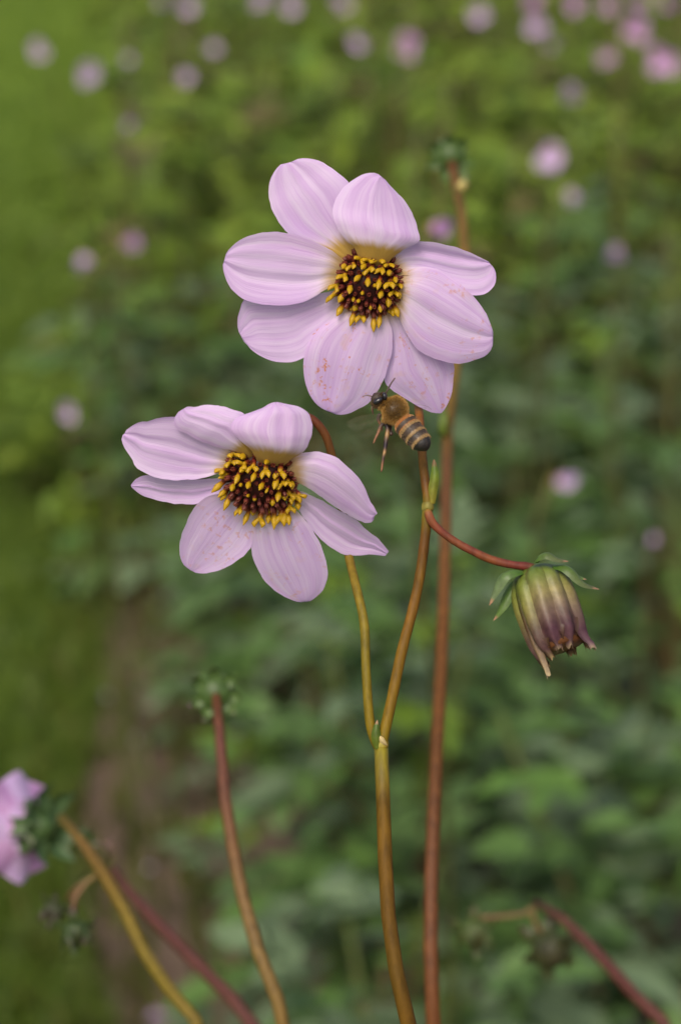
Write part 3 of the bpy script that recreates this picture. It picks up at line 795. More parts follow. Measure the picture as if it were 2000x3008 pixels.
# inner core (the folded florets)
V, Fc, C = [], [], []
for i in range(13):
    t = i / 12 * .93
    for k in range(24):
        a = 2 * math.pi * k / 24
        V.append(budpt(t, a, bud_r(t) * .84)); C.append(lerp3((0.12, 0.10, 0.03), (0.14, 0.05, 0.02), t))
for i in range(12):
    for k in range(24):
        a, b = i * 24 + k, i * 24 + (k + 1) % 24; Fc.append((a, b, b + 24, a + 24))
bc = len(V); V.append(budpt(.95, 0, 0)); C.append((0.15, 0.07, 0.022))
for k in range(24): Fc.append((12 * 24 + k, 12 * 24 + (k + 1) % 24, bc))
V.append(budpt(-.02, 0, 0)); C.append((0.06, 0.13, 0.02))
for k in range(24): Fc.append((k + 0, bc + 1, (k + 1) % 24))
bud = obj('flower_bud', V, Fc, M['bract'], plant, origin=W(bud_ax0[0], bud_ax0[1], -40), cols=C)
bud['label'] = 'drooping half-open purple and green bud on red stalk'
GRN, CRM, MAU, PUR, BRN = (0.07, 0.125, 0.016), (0.25, 0.22, 0.075), (0.145, 0.072, 0.092), (0.078, 0.03, 0.042), (0.07, 0.036, 0.014)
specs = [  # angle, half arc, length, tip flare, radius factor, twist of colour
    (-1.25, .62, 1.12, -14, .99, 'g'), (-.66, .54, 1.08, -26, 1.03, 'g'), (-.05, .56, 1.02, -30, 1.07, 'p'), (.55, .52, 1.03, -28, 1.04, 'p'),
    (1.15, .55, 1.12, 24, 1.0, 'p'), (1.9, .55, 1.04, 8, .98, 'g'), (2.7, .6, 1.03, -6, .97, 'g'), (-2.0, .6, 1.10, -4, .96, 'g'), (-.95, .36, 1.24, 4, .95, 'c')]
for si, (ang, ha, ln, flare, rf, kd) in enumerate(specs):
    V, Fc, C = [], [], []
    nu, nv = 18, 11
    for i in range(nu):
        u = i / (nu - 1); t = -.01 + u * ln
        wid = ha * (.66 + .42 * math.sin(math.pi * min(1, u * 1.15)) ) * (1 - (.22 if kd == 'p' and ln < 1.05 else .42) * smoothstep(.76, 1.0, u)) 
        for j in range(nv):
            v = -1 + 2 * j / (nv - 1)
            r = bud_r(t) * rf * (1 + .085 * math.cos(v * math.pi * 1.5) * min(1, 3 * u)) - 4 * v * v + flare * smoothstep(.75, 1, u) ** 1.5 * 1.0
            # ragged end
            tt = t - (.05 * abs(math.sin(5 * v + si * 1.7)) + .02 * math.sin(17 * v + si)) * smoothstep(.86, 1, u)
            V.append(budpt(tt, ang + v * wid + .06 * math.sin(u * 3 + si), r))
            base = ramp3([(0, GRN), (.16, (0.15, 0.20, 0.04)), (.34, CRM), (.55, lerp3(CRM, MAU, .6)), (.75, PUR if kd == 'p' else lerp3(PUR, CRM, .35)), (.93, MAU), (1, (0.30, 0.22, 0.14))], u)
            if kd == 'g': base = ramp3([(0, GRN), (.2, (0.16, 0.2, 0.03)), (.45, (0.26, 0.24, 0.06)), (.68, lerp3(PUR, CRM, .25)), (.9, lerp3(MAU, BRN, .4)), (1, (0.30, 0.22, 0.10))], u)
            if kd == 'c': base = ramp3([(0, GRN), (.5, BRN), (.8, (0.22, 0.15, 0.08)), (1, (0.40, 0.31, 0.16))], u)
            edge = smoothstep(.42, .9, abs(v))
            c = lerp3(base, lerp3((0.10, 0.09, 0.02), BRN, smoothstep(.2, .5, u)), edge * .92)
            st_ = .5 + .5 * math.sin(v * 11 + si * 2)
            c = lerp3(c, PUR, .30 * st_ * smoothstep(.3, .6, u) * (1 - smoothstep(.9, 1, u)))
            wr = 1 + .35 * mnoise.noise(Vector((u * 5, v * 9, si * 7)))      # dry mottling
            C.append(tuple(x * .84 * wr for x in c))
    for i in range(nu - 1):
        for j in range(nv - 1):
            a = i * nv + j; Fc.append((a, a + nv, a + nv + 1, a + 1))
    obj('bract', V, Fc, M['bract'], bud, cols=C)
# reflexed outer bracts
def sepal(pts, hw, cA, cB, cup=-.5, normal=None, tip=(0.3, 0.17, 0.10)):
    leaflet(bud, 'sepal', [cC(*p) for p in pts], hw * .95, normal or (VIEW * .6 + UP), cA, cB, cup, 14, tip)
G2, GP = (0.055, 0.125, 0.010), (0.095, 0.10, 0.05)
sepal([(985, 545, 20), (1010, 490, 40), (1080, 468, 52), (1150, 505, 54), (1235, 527, 46)], 20, G2, GP)
sepal([(1120, 560, 20), (1200, 560, 44), (1265, 600, 56), (1340, 680, 56), (1465, 735, 40)], 21, G2, GP)
sepal([(1180, 600, -10), (1250, 610, -4), (1300, 630, -4), (1370, 662, -12)], 18, G2, (0.09, 0.14, 0.04))
sepal([(890, 600, 25), (830, 598, 46), (760, 625, 56), (705, 710, 54), (648, 855, 40)], 22, G2, (0.13, 0.17, 0.09))
sepal([(830, 680, 0), (775, 790, 8), (735, 870, 8), (678, 968, 0)], 19, (0.05, 0.11, 0.015), (0.09, 0.15, 0.03))

# ------------------------------------------------------------------ the bee
def bD(a, b, z=0): return (1040 + a / 5.6, 1080 + b / 5.6, z)
BZ = 55
bee_c = W(*bD(640, 690, BZ))
bee = empty('honey_bee', bee_c, 'honey bee with striped abdomen hovering under the upper bloom', 'bee')
K = 1 / 5.6
# spine rows: crop x, y, depth, half width (crop px), dorso-ventral factor
spine = [(318, 425, 2, 12), (335, 445, 2, 70), (372, 490, 4, 118), (418, 540, 5, 136), (462, 580, 6, 112), (494, 606, 8, 62), (520, 622, 8, 90), (560, 642, 9, 165), (620, 680, 10, 205), (680, 740, 11, 198),
         (725, 800, 12, 150), (752, 838, 12, 112), (775, 862, 14, 150), (815, 905, 16, 182), (880, 975, 22, 192), (950, 1050, 29, 192), (1022, 1132, 36, 184), (1090, 1212, 42, 168), (1140, 1280, 46, 138), (1168, 1324, 48, 96), (1183, 1352, 49, 50), (1190, 1366, 50, 8)]
NR, NS = 150, 40
sp = catmull(spine, NR)
tt = np.linspace(0, 1, NR)
cum = np.concatenate([[0], np.cumsum(np.linalg.norm(np.diff(sp[:, :2], axis=0), axis=1))])
def at_pt(x, y): return int(np.argmin((sp[:, 0] - x) ** 2 + (sp[:, 1] - y) ** 2))
iN, iP, iE = at_pt(494, 606), at_pt(752, 838), NR - 1
BLK, AMB, TAN, HBR, DBR = (0.010, 0.008, 0.008), (0.25, 0.078, 0.009), (0.21, 0.13, 0.05), (0.13, 0.075, 0.02), (0.035, 0.022, 0.014)
def bee_color(i, ang):
    if i < iN: return lerp3((0.05, 0.035, 0.018), DBR, .5 + .5 * math.cos(ang))
    if i < iP:
        return lerp3((0.16, 0.09, 0.022), (0.085, 0.048, 0.014), .5 + .5 * math.cos(ang))
    s = (i - iP) / (iE - iP)
    # amber first segments, dark bands, tan hair bands, black tail
    stops = [(0, AMB), (.14, AMB), (.17, DBR), (.255, DBR), (.28, (0.24, 0.09, 0.015)), (.325, TAN), (.36, TAN), (.385, DBR), (.49, DBR), (.515, TAN), (.56, TAN), (.585, BLK), (.68, DBR), (.705, TAN), (.75, TAN), (.775, BLK), (1, BLK)]
    c = ramp3(stops, s)
    belly = smoothstep(.2, .9, -math.cos(ang))
    return lerp3(c, (0.22, 0.13, 0.05), belly * .5)
V, Fc, C, BEE_FR = [], [], [], []
for i in range(NR):
    p = W(*bD(sp[i, 0], sp[i, 1], BZ + sp[i, 2]))
    a_, b_ = sp[max(i - 1, 0)], sp[min(i + 1, NR - 1)]
    t = (W(*bD(b_[0], b_[1], BZ + b_[2])) - W(*bD(a_[0], a_[1], BZ + a_[2]))).normalized()
    dn = (VIEW + UP * .25); dn = (dn - t * dn.dot(t)).normalized()          # dorsal direction, towards the viewer
    sd = t.cross(dn)
    r = sp[i, 3] * K * MM
    if i > iP:                                                                # overlapping plates of the abdomen
        s = (i - iP) / (iE - iP); f = (s * 5.2) % 1.0
        if s < .82: r *= 1.0 + .035 * (f - .4)
    fl = .86 if i > iP else (.95 if i > iN else .72)
    BEE_FR.append((p, t, dn, sd, r, fl))
    for k in range(NS):
        a = 2 * math.pi * k / NS
        V.append(p + dn * (r * fl * math.cos(a)) + sd * (r * math.sin(a))); C.append(bee_color(i, a))
for i in range(NR - 1):
    for k in range(NS):
        a, b = i * NS + k, i * NS + (k + 1) % NS; Fc.append((a, b, b + NS, a + NS))
Fc.append(tuple(range(NS - 1, -1, -1))); Fc.append(tuple(range((NR - 1) * NS, NR * NS)))
obj('body', V, Fc, M['bee'], bee, cols=C)
# hair coat
def bee_hair():
    V, Fc, C = [], [], []
    def hair(p, d, L, wdt, col):
        s = d.cross(VIEW)
        if s.length < 1e-6: s = d.orthogonal()
        s.normalize(); b = len(V)
        bend = d.orthogonal() * random.uniform(-.2, .2) * L
        V.extend([p - s * wdt, p + s * wdt, p + d * L * .6 + s * wdt * .7 + bend * .5, p + d * L * .6 - s * wdt * .7 + bend * .5, p + d * L + bend])
        Fc.append((b, b + 1, b + 2, b + 3)); Fc.append((b + 3, b + 2, b + 4)); C.extend([col] * 5)
    i0 = at_pt(372, 490)
    for q in range(13000):
        x = random.random()
        if x < .66: i = random.randint(iN - 8, iP + 3)
        elif x < .76: i = random.randint(i0, iN)
        else: i = random.randint(iP, iE - 8)
        p, t, dn, sd, r, fl = BEE_FR[i]
        a = random.uniform(0, 2 * math.pi)
        nrm = (dn * (math.cos(a) / fl) + sd * math.sin(a)).normalized()
        pos = p + dn * (r * fl * math.cos(a)) + sd * (r * math.sin(a))
        if i > iP:
            s = (i - iP) / (iE - iP); c0 = bee_color(i, a)
            light = c0[0] > .2
            if s > .77 and random.random() < .85: continue
            L = (random.uniform(5, 9) if light else random.uniform(2.5, 5)) * MM
            d = (nrm * .45 + t * .95).normalized()
            col = lerp3((0.24, 0.155, 0.062), c0, .35) if light else lerp3(c0, (0.12, 0.08, 0.05), .4)
        elif i >= iN - 2:
            # bald dark patch on the back of the thorax, long tawny hair round it
            sth = (i - iN) / max(1, iP - iN)
            cap = smoothstep(.35, .85, math.cos(a)) * (1 - smoothstep(.15, .5, abs(sth - .55)))
            if random.random() < cap * .15: continue
            L = random.uniform(6, 14) * MM * (1 - .4 * cap)
            d = (nrm + t * random.uniform(-.1, .5) + Vector((random.uniform(-.25, .25), random.uniform(-.25, .25), random.uniform(-.25, .25)))).normalized()
            col = lerp3(random.choice([(0.30, 0.155, 0.03), (0.24, 0.115, 0.02), (0.34, 0.21, 0.07)]), (0.10, 0.055, 0.014), cap * .75)
        else:
            L = random.uniform(3, 7) * MM; d = (nrm - t * .3).normalized(); col = random.choice([(0.07, 0.04, 0.02), (0.14, 0.08, 0.03), (0.05, 0.03, 0.02)])
        hair(pos, d, L, .6 * MM, col)
    o = obj('hair', V, Fc, M['bee_hair'], bee, cols=C, smooth=False); o['kind'] = 'stuff'
bee_hair()
def ellipsoid(name, ctr, ax, bx, cx, mat, parent, col, n=14, m=20):
    V, Fc, C = [], [], []
    for i in range(n + 1):
        th = math.pi * i / n
        for k in range(m):
            a = 2 * math.pi * k / m
            V.append(ctr + ax * math.cos(th) + bx * math.sin(th) * math.cos(a) + cx * math.sin(th) * math.sin(a)); C.append(col)
    for i in range(n):
        for k in range(m):
            a, b = i * m + k, i * m + (k + 1) % m; Fc.append((a, b, b + m, a + m))
    return obj(name, V, Fc, mat, parent, cols=C)
hp, ht, hdn, hsd, hr, hfl = BEE_FR[at_pt(410, 532)]
for s, ex, ey in ((1, 395, 545), (-1, 500, 470)):
    c = W(*bD(ex, ey, BZ + 5 + 17))
    ln = W(*bD(ex + 80, ey - 48, BZ + 18)) - W(*bD(ex, ey, BZ + 18))
    if s < 0: ln = W(*bD(ex + 20, ey + 70, BZ + 18)) - W(*bD(ex, ey, BZ + 18))
    w_ = W(*bD(ex + 28, ey + 46, BZ + 18)) - W(*bD(ex, ey, BZ + 18))
    if s < 0: w_ = W(*bD(ex + 36, ey - 18, BZ + 18)) - W(*bD(ex, ey, BZ + 18))
    ellipsoid('eye', c, ln * .95, w_ * .95, VIEW * (60 * K * MM), M['bee_eye'], bee, (0.012, 0.012, 0.016))
def bee_tube(name, rows, n=26, seg=8):
    s = catmull([list(W(*bD(a, b, BZ + z))) + [r * K * MM] + list(c) for a, b, z, r, c in rows], n)
    V, Fc, C = tube_geo([Vector(x) for x in s[:, :3]], [max(1e-6, x) for x in s[:, 3]], seg, [tuple(np.clip(c, 0, 1)) for c in s[:, 4:7]])
    return obj(name, V, Fc, M['bee'], bee, cols=C)
LB, LD, LT = (0.19, 0.085, 0.04), (0.05, 0.026, 0.018), (0.28, 0.16, 0.06)
bee_tube('antenna', [(470, 500, 12, 12, LD), (525, 410, 18, 13, LD), (545, 380, 20, 14, (0.06, 0.03, 0.03)), (600, 270, 22, 13, (0.06, 0.03, 0.03)), (672, 168, 22, 10, (0.10, 0.05, 0.05))])
bee_tube('antenna', [(380, 470, 6, 12, LD), (320, 478, 6, 12, LD), (260, 462, 4, 12, (0.10, 0.06, 0.06)), (200, 456, 2, 11, (0.14, 0.09, 0.09)), (138, 472, 0, 9, (0.16, 0.1, 0.1))])
bee_tube('leg', [(520, 860, -8, 34, LT), (522, 915, -4, 36, LD), (548, 1000, 0, 34, LD), (545, 1080, 2, 36, LT), (525, 1200, 4, 37, LD), (508, 1330, 6, 32, LD), (500, 1390, 7, 28, LT), (480, 1480, 8, 26, LD), (462, 1600, 8, 20, LB), (450, 1690, 8, 15, LB), (440, 1722, 8, 7, LD)], 40)
bee_tube('leg', [(540, 840, -14, 32, LT), (505, 905, -10, 34, LD), (445, 955, -8, 32, LD), (415, 1020, -8, 29, LB), (385, 1095, -8, 25, LB), (350, 1165, -8, 20, LB), (322, 1235, -8, 12, LB), (312, 1252, -8, 6, LD)], 34)
bee_tube('leg', [(600, 870, -20, 34, LT), (590, 960, -20, 36, LD), (585, 1030, -14, 34, LD), (602, 1080, -8, 40, LD), (606, 1105, -6, 32, LD), (606, 1126, -6, 12, LD)], 24)
bee_tube('leg', [(430, 760, -14, 30, LD), (395, 840, -18, 30, LD), (420, 910, -20, 24, LB), (452, 980, -22, 18, LB), (462, 1050, -22, 10, LB)], 24)
bee_tube('leg', [(760, 780, -24, 30, LD), (820, 800, -30, 28, LD), (800, 880, -34, 24, LD), (760, 930, -36, 14, LD)], 20)
bee_tube('leg', [(700, 640, -26, 28, LD), (760, 600, -32, 26, LD), (740, 540, -36, 20, LD), (690, 500, -38, 10, LD)], 20)
bee_tube('mouthpart', [(330, 600, -6, 34, (0.16, 0.10, 0.06)), (305, 650, -10, 28, (0.20, 0.14, 0.09)), (300, 700, -12, 18, (0.10, 0.05, 0.03)), (312, 770, -12, 7, (0.10, 0.04, 0.03))], 16)
def wing(pts_lead, pts_trail, z0, z1):
    n, m = 18, 7
    A, B = catmull(pts_lead, n), catmull(pts_trail, n)
    V, Fc, MI = [], [], []
    for i in range(n):
        for j in range(m):
            q = A[i] * (1 - j / (m - 1)) + B[i] * (j / (m - 1)); u = i / (n - 1)
            V.append(W(*bD(q[0], q[1], BZ + z0 + (z1 - z0) * u + 1.2 * math.sin(j * 1.7) )))
    for i in range(n - 1):
        for j in range(m - 1):
            a = i * m + j; Fc.append((a, a + 1, a + m + 1, a + m)); MI.append(0)
    C = [(0.1, 0.06, 0.03)] * len(V)
    veins = [[(A[i] * (1 - f) + B[i] * f) for i in range(0, int(n * e))] for f, e in ((0, 1.0), (.3, .85), (.62, .7))]
    for vn in veins:
        pts = [W(*bD(q[0], q[1], BZ + z0 + (z1 - z0) * i / (n - 1) + .6)) for i, q in enumerate(vn)]
        v, f, c = tube_geo(pts, [.28 * MM] * len(pts), 5, [(0.1, 0.06, 0.03)] * len(pts), cap=False)
        b = len(V); V += v; C += c; Fc += [tuple(x + b for x in ff) for ff in f]; MI += [1] * len(f)
    obj('wing', V, Fc, [M['wing'], M['bee']], bee, cols=C, mat_idx=MI)
wing([(500, 760), (350, 770), (150, 790), (-40, 850), (-120, 930)], [(520, 820), (380, 900), (200, 1000), (0, 1040), (-110, 960)], 14, -14)
wing([(530, 820), (420, 900), (280, 980), (160, 1060), (110, 1110)], [(560, 850), (500, 980), (400, 1080), (260, 1140), (130, 1130)], 12, -24)
wing([(760, 690), (900, 640), (1060, 610), (1210, 640), (1270, 690)], [(770, 730), (900, 740), (1050, 760), (1190, 750), (1262, 706)], 14, -24)
wing([(780, 740), (900, 760), (1020, 790), (1100, 830), (1130, 860)], [(770, 770), (860, 830), (960, 880), (1060, 900), (1122, 876)], 12, -30)

# ------------------------------------------------------------------ nearer stalks out of focus
def d2(d): return .5 + (d - .5) * 1.45
def P2(px, py, d): return P(px, py, d2(d))
def spent_head(root, ctr, axis, rad, n, cA, cB, tips, seed=0, rings=2, name='seed_head', core=.78):
    rad *= 1.12
    """a spent bloom seen from behind: cup of receptacle with reflexed bracts"""
    rr = random.Random(seed)
    ax = axis.normalized(); e1 = ax.orthogonal().normalized(); e2 = ax.cross(e1)
    V, Fc, C = [], [], []
    for i in range(9):
        th = math.pi * i / 8
        for k in range(14):
            a = 2 * math.pi * k / 14
            V.append(ctr + (e1 * math.cos(a) + e2 * math.sin(a)) * (math.sin(th) * rad * core) + ax * (-math.cos(th) * rad * .62 + rad * .3)); C.append(lerp3(cA, cB, i / 8))
    for i in range(8):
        for k in range(14):
            a, b = i * 14 + k, i * 14 + (k + 1) % 14; Fc.append((a, b, b + 14, a + 14))
    hd = obj(name, V, Fc, M['bract'], root, origin=ctr, cols=C)
    for g in range(rings):
        for q in range(n):
            a = 2 * math.pi * (q + .5 * g) / n + rr.uniform(-.2, .2)
            rd = e1 * math.cos(a) + e2 * math.sin(a)
            if g == 0: ks = ((.2, -.1), (.65, .05), (1.0, -.15 + rr.uniform(-.1, .2)), (1.2, -.55))
            else:      ks = ((.3, .1), (.62, .5), (.7, .95), (.62 + rr.uniform(-.2, .3), 1.25))
            pts = [ctr + (rd * r + ax * h) * rad for r, h in ks]
            tc = tips[rr.randrange(len(tips))]
            V, Fc, UV, C = ribbon_geo(pts, lambda u: rad * (.30 if g == 0 else .26) * max(.05, math.sin(math.pi * min(1, .15 + .85 * u))) ** .8, rd * .3 - ax if g == 0 else rd, 8, 5, .4,
                                      lambda u, v: lerp3(lerp3(cA, cB, u), tc, smoothstep(.6, 1, u)))
            obj('bract', V, Fc, M['bract'], hd, cols=C)
    return hd
GD, GM = (0.045, 0.085, 0.02), (0.09, 0.15, 0.04)
PK = (0.26, 0.14, 0.20); PL = (0.17, 0.18, 0.11)

def stalk(name_label, rows, base, cat='flower', parentname='dahlia_stalk'):
    root = empty(parentname, base, name_label, cat)
    ctrl = [(Vector(base), .0030, rows[-1][3]), (Vector(base) * .55 + P2(*rows[-1][0]) * .45, .0028, rows[-1][3])]
    for (pos, rpx, _, c) in reversed(rows): ctrl.append((P2(*pos), rpx * d2(pos[2]) / F, (lambda q: (q[0] * .96, q[1] * 1.04, q[2]))(dk(c, .48))))
    spline_tube('stem', ctrl, M['stem'], root, 70, 12)
    return root
# the tall brown stalk behind the blooms
r1 = stalk('tall reddish-brown dahlia stalk with green seed head rising behind the upper bloom',
  [((1326, 478, .690), 14, 0, (0.20, 0.075, 0.05)), ((1345, 560, .688), 15, 0, (0.24, 0.12, 0.05)), ((1362, 680, .684), 15.5, 0, (0.27, 0.15, 0.05)), ((1362, 840, .676), 16, 0, (0.27, 0.15, 0.05)), ((1340, 1060, .664), 16, 0, (0.28, 0.17, 0.06)), ((1316, 1240, .655), 16.5, 0, (0.22, 0.12, 0.03)),
   ((1311, 1400, .645), 17.5, 0, (0.21, 0.085, 0.05)), ((1307, 1600, .632), 18, 0, (0.25, 0.10, 0.04)), ((1298, 1900, .615), 19, 0, (0.26, 0.095, 0.03)), ((1280, 2250, .60), 20, 0, (0.24, 0.085, 0.03)), ((1266, 2600, .592), 21, 0, (0.25, 0.085, 0.045)), ((1272, 3008, .588), 22, 0, (0.24, 0.08, 0.035))], (0.10, .66, 0))
hdr = spent_head(r1, P2(1322, 462, .692), (P2(1318, 430, .70) - P2(1330, 500, .675)), .0054, 7, GD, GM, [PL, (0.22, 0.26, 0.16), GM], 3)
V, Fc, C = tube_geo([P2(1345, 560, .684), P2(1352, 552, .682), P2(1362, 540, .681), P2(1366, 528, .682)], [.0006, .0015, .0016, .0004], 10, [(0.35, 0.24, 0.08), (0.42, 0.34, 0.12), (0.42, 0.34, 0.12), (0.3, 0.3, 0.1)])
obj('leaf_bud', V, Fc, M['bract'], r1, cols=C)
V, Fc, C = tube_geo([P2(1313, 1290, .652), P2(1300, 1262, .65), P2(1303, 1225, .65), P2(1308, 1200, .652)], [.0007, .0013, .0012, .0003], 10, [(0.12, 0.10, 0.02), (0.10, 0.14, 0.02), (0.10, 0.15, 0.02), (0.1, 0.14, 0.02)])
obj('leaf_bud', V, Fc, M['bract'], r1, cols=C)
# stalk with a spent head, lower left
r2 = stalk('slender pinkish stalk topped by a small spent green seed head',
  [((635, 2040, .615), 13, 0, (0.22, 0.085, 0.06)), ((648, 2180, .612), 16, 0, (0.20, 0.06, 0.06)), ((662, 2350, .608), 17.5, 0, (0.22, 0.08, 0.06)), ((690, 2520, .604), 18.5, 0, (0.27, 0.13, 0.07)), ((735, 2720, .60), 20, 0, (0.30, 0.17, 0.08)), ((790, 2880, .598), 20.5, 0, (0.29, 0.17, 0.07)), ((838, 3008, .596), 21, 0, (0.28, 0.16, 0.06))], (-0.02, .66, 0))
spent_head(r2, P2(632, 2036, .616), (P2(625, 2000, .63) - P2(636, 2060, .60)), .0052, 7, GD, GM, [PL, PK, GM], 5)

# flower at the picture's edge, seen from behind, with its hanging buds
r3 = stalk('out-of-focus deep pink bloom seen from behind on an ochre stalk with hanging buds',
  [((180, 2400, .66), 13, 0, (0.26, 0.18, 0.04)), ((240, 2470, .655), 15, 0, (0.26, 0.14, 0.05)), ((300, 2560, .65), 17, 0, (0.27, 0.15, 0.04)), ((360, 2660, .645), 18, 0, (0.28, 0.18, 0.035)), ((420, 2790, .64), 18, 0, (0.28, 0.19, 0.03)), ((500, 2910, .635), 18.5, 0, (0.28, 0.19, 0.025)), ((580, 3008, .63), 19, 0, (0.28, 0.18, 0.025))], (0.0, .72, 0))
hc = P2(130, 2428, .675); hax = dirW(-1, .10, -.62).normalized()
hd3 = spent_head(r3, hc, hax, .0088, 7, GD, (0.06, 0.11, 0.04), [(0.07, 0.12, 0.05), PL, (0.04, 0.07, 0.03)], 9, name='flower_head', core=.5)
e1 = hax.orthogonal().normalized(); e2 = hax.cross(e1)
def back_petal(head, c, ax, a, e1, e2, L, wd, mat, lift, seed=0):
    rd = e1 * math.cos(a) + e2 * math.sin(a)
    pts = [c + rd * (L * r) + ax * (L * h) for r, h in ((.10, .15), (.35, .38 + lift), (.62, .50 + lift), (.86, .52 + lift))]
    V, Fc, UV, C = ribbon_geo(pts, lambda u: wd * (.25 + .75 * math.sin(math.pi * min(1, .15 + .75 * u)) ) * (1 - .8 * smoothstep(.85, 1, u)), ax, 12, 9, .3)
    UV = [(.3 + .7 * u, v) for u, v in UV]
    obj('petal', V, Fc, M[mat], head, uvs=UV)
for q in range(8): back_petal(hd3, hc, hax, 2 * math.pi * q / 8 + .35, e1, e2, .0182, .0080, 'petal' if q % 2 else 'petal_deep', -.06)
def small_bud(root, stalk_pts, ctr, axis, rad, cA, cB, seed=0, name='bud'):
    V, Fc, C = tube_geo([P2(*p) for p in stalk_pts], [.0008] * len(stalk_pts), 8, [lerp3((0.13, 0.10, 0.03), (0.15, 0.07, 0.04), i / max(1, len(stalk_pts) - 1)) for i in range(len(stalk_pts))])
    obj('bud_stalk', V, Fc, M['stem'], root, cols=C)
    return spent_head(root, ctr, axis, rad, 5, cA, cB, [cB, (0.10, 0.06, 0.06), (0.06, 0.10, 0.03)], seed, name=name, core=.7)
small_bud(r3, [(305, 2560, .652), (270, 2580, .655), (225, 2610, .66), (200, 2640, .662)], P2(165, 2665, .664), P2(150, 2720, .66) - P2(200, 2620, .664), .0038, (0.04, 0.07, 0.02), (0.045, 0.03, 0.025), 21)
small_bud(r3, [(305, 2560, .652), (255, 2590, .652), (220, 2640, .65), (218, 2690, .65)], P2(222, 2725, .65), P2(228, 2800, .645) - P2(216, 2680, .65), .0046, (0.04, 0.08, 0.018), (0.04, 0.045, 0.02), 22)
V, Fc, UV, C = ribbon_geo([P2(318, 2545, .648), P2(332, 2520, .646), P2(330, 2490, .645), P2(305, 2468, .645)], lambda u: .0012 * math.sin(math.pi * (.15 + .8 * u)), VIEW, 8, 5, .5, lambda u, v: lerp3((0.09, 0.09, 0.03), (0.14, 0.08, 0.08), u))
obj('leaf_bud', V, Fc, M['bract'], r3, cols=C)
r4 = stalk('slanting purple stalk crossing behind the ochre stalk of the deep pink bloom',
  [((322, 2535, .70), 13, 0, (0.17, 0.075, 0.07)), ((380, 2620, .695), 16, 0, (0.18, 0.06, 0.075)), ((460, 2710, .69), 18, 0, (0.18, 0.055, 0.07)), ((560, 2810, .685), 19, 0, (0.18, 0.055, 0.07)), ((660, 2915, .68), 20, 0, (0.18, 0.055, 0.065)), ((748, 3008, .675), 20.5, 0, (0.18, 0.05, 0.06))], (0.02, .80, 0))
spent_head(r4, P2(250, 2468, .703), (P2(200, 2420, .71) - P2(300, 2500, .70)), .0030, 5, GD, GM, [PK, GM], 31)
# purple stalk with two hanging heads, lower right
r5 = stalk('arching purple stalk with two hanging spent heads near the bed leaves',
  [((1570, 2650, .70), 11, 0, (0.15, 0.075, 0.05)), ((1640, 2690, .695), 15, 0, (0.19, 0.075, 0.08)), ((1700, 2745, .69), 17, 0, (0.19, 0.065, 0.08)), ((1780, 2830, .684), 18.5, 0, (0.18, 0.055, 0.07)), ((1860, 2920, .678), 19, 0, (0.18, 0.055, 0.065)), ((1950, 3008, .672), 19.5, 0, (0.18, 0.05, 0.06))], (.18, .74, 0))
small_bud(r5, [(1578, 2655, .70), (1540, 2685, .70), (1480, 2692, .70), (1420, 2695, .70), (1400, 2702, .70)], P2(1393, 2728, .70), P2(1398, 2800, .695) - P2(1390, 2700, .70), .0056, GM, (0.06, 0.05, 0.02), 41, name='seed_head')
small_bud(r5, [(1570, 2650, .70), (1563, 2690, .70), (1580, 2730, .70), (1600, 2745, .70)], P2(1608, 2780, .70), P2(1640, 2860, .685) - P2(1590, 2740, .70), .0072, (0.05, 0.075, 0.02), (0.05, 0.045, 0.022), 42, name='seed_head')

# ------------------------------------------------------------------ blurred blooms out in the bed
def proto_petal():
    V, Fc, UV, C = ribbon_geo([Vector((.12, 0, 0)), Vector((.45, 0, .12)), Vector((.8, 0, .14)), Vector((1.0, 0, .04))],
        lambda u: .33 * (.3 + .7 * math.sin(math.pi * min(1, .12 + .78 * u))) * (1 - .75 * smoothstep(.86, 1, u)), Vector((0, 0, 1)), 9, 7, .18)
    UV = [(.25 + .75 * u, v) for u, v in UV]
    return V, Fc, UV
v_, f_, u_ = proto_petal()
ME_PETAL_P = meshdata('far_petal', v_, f_, M['petal'], uvs=u_)
ME_PETAL_D = meshdata('far_petal', v_, f_, M['petal_deep'], uvs=u_)
v_, f_, c_ = lathe_unit([(-.14, .06), (-.1, .16), (.02, .22), (.12, .19), (.2, .10), (.23, .02)], 12, lambda t: ramp3([(-.1, (0.06, 0.1, 0.03)), (0, (0.10, 0.03, 0.01)), (.1, (0.45, 0.27, 0.01)), (.25, (0.10, 0.03, 0.01))], t))
ME_DISC = meshdata('far_disc', v_, f_, M['floret'], c_)
GP_, GD_ = 'pale blurred blooms out in the bed', 'deep pink blurred blooms crowded at the far end of the bed'
LPALE = 'small pale pink bloom on thin stalk, blurred among the far bed leaves'
LDEEP = 'small deep pink bloom, blurred, in the crowd at the far end of the bed'
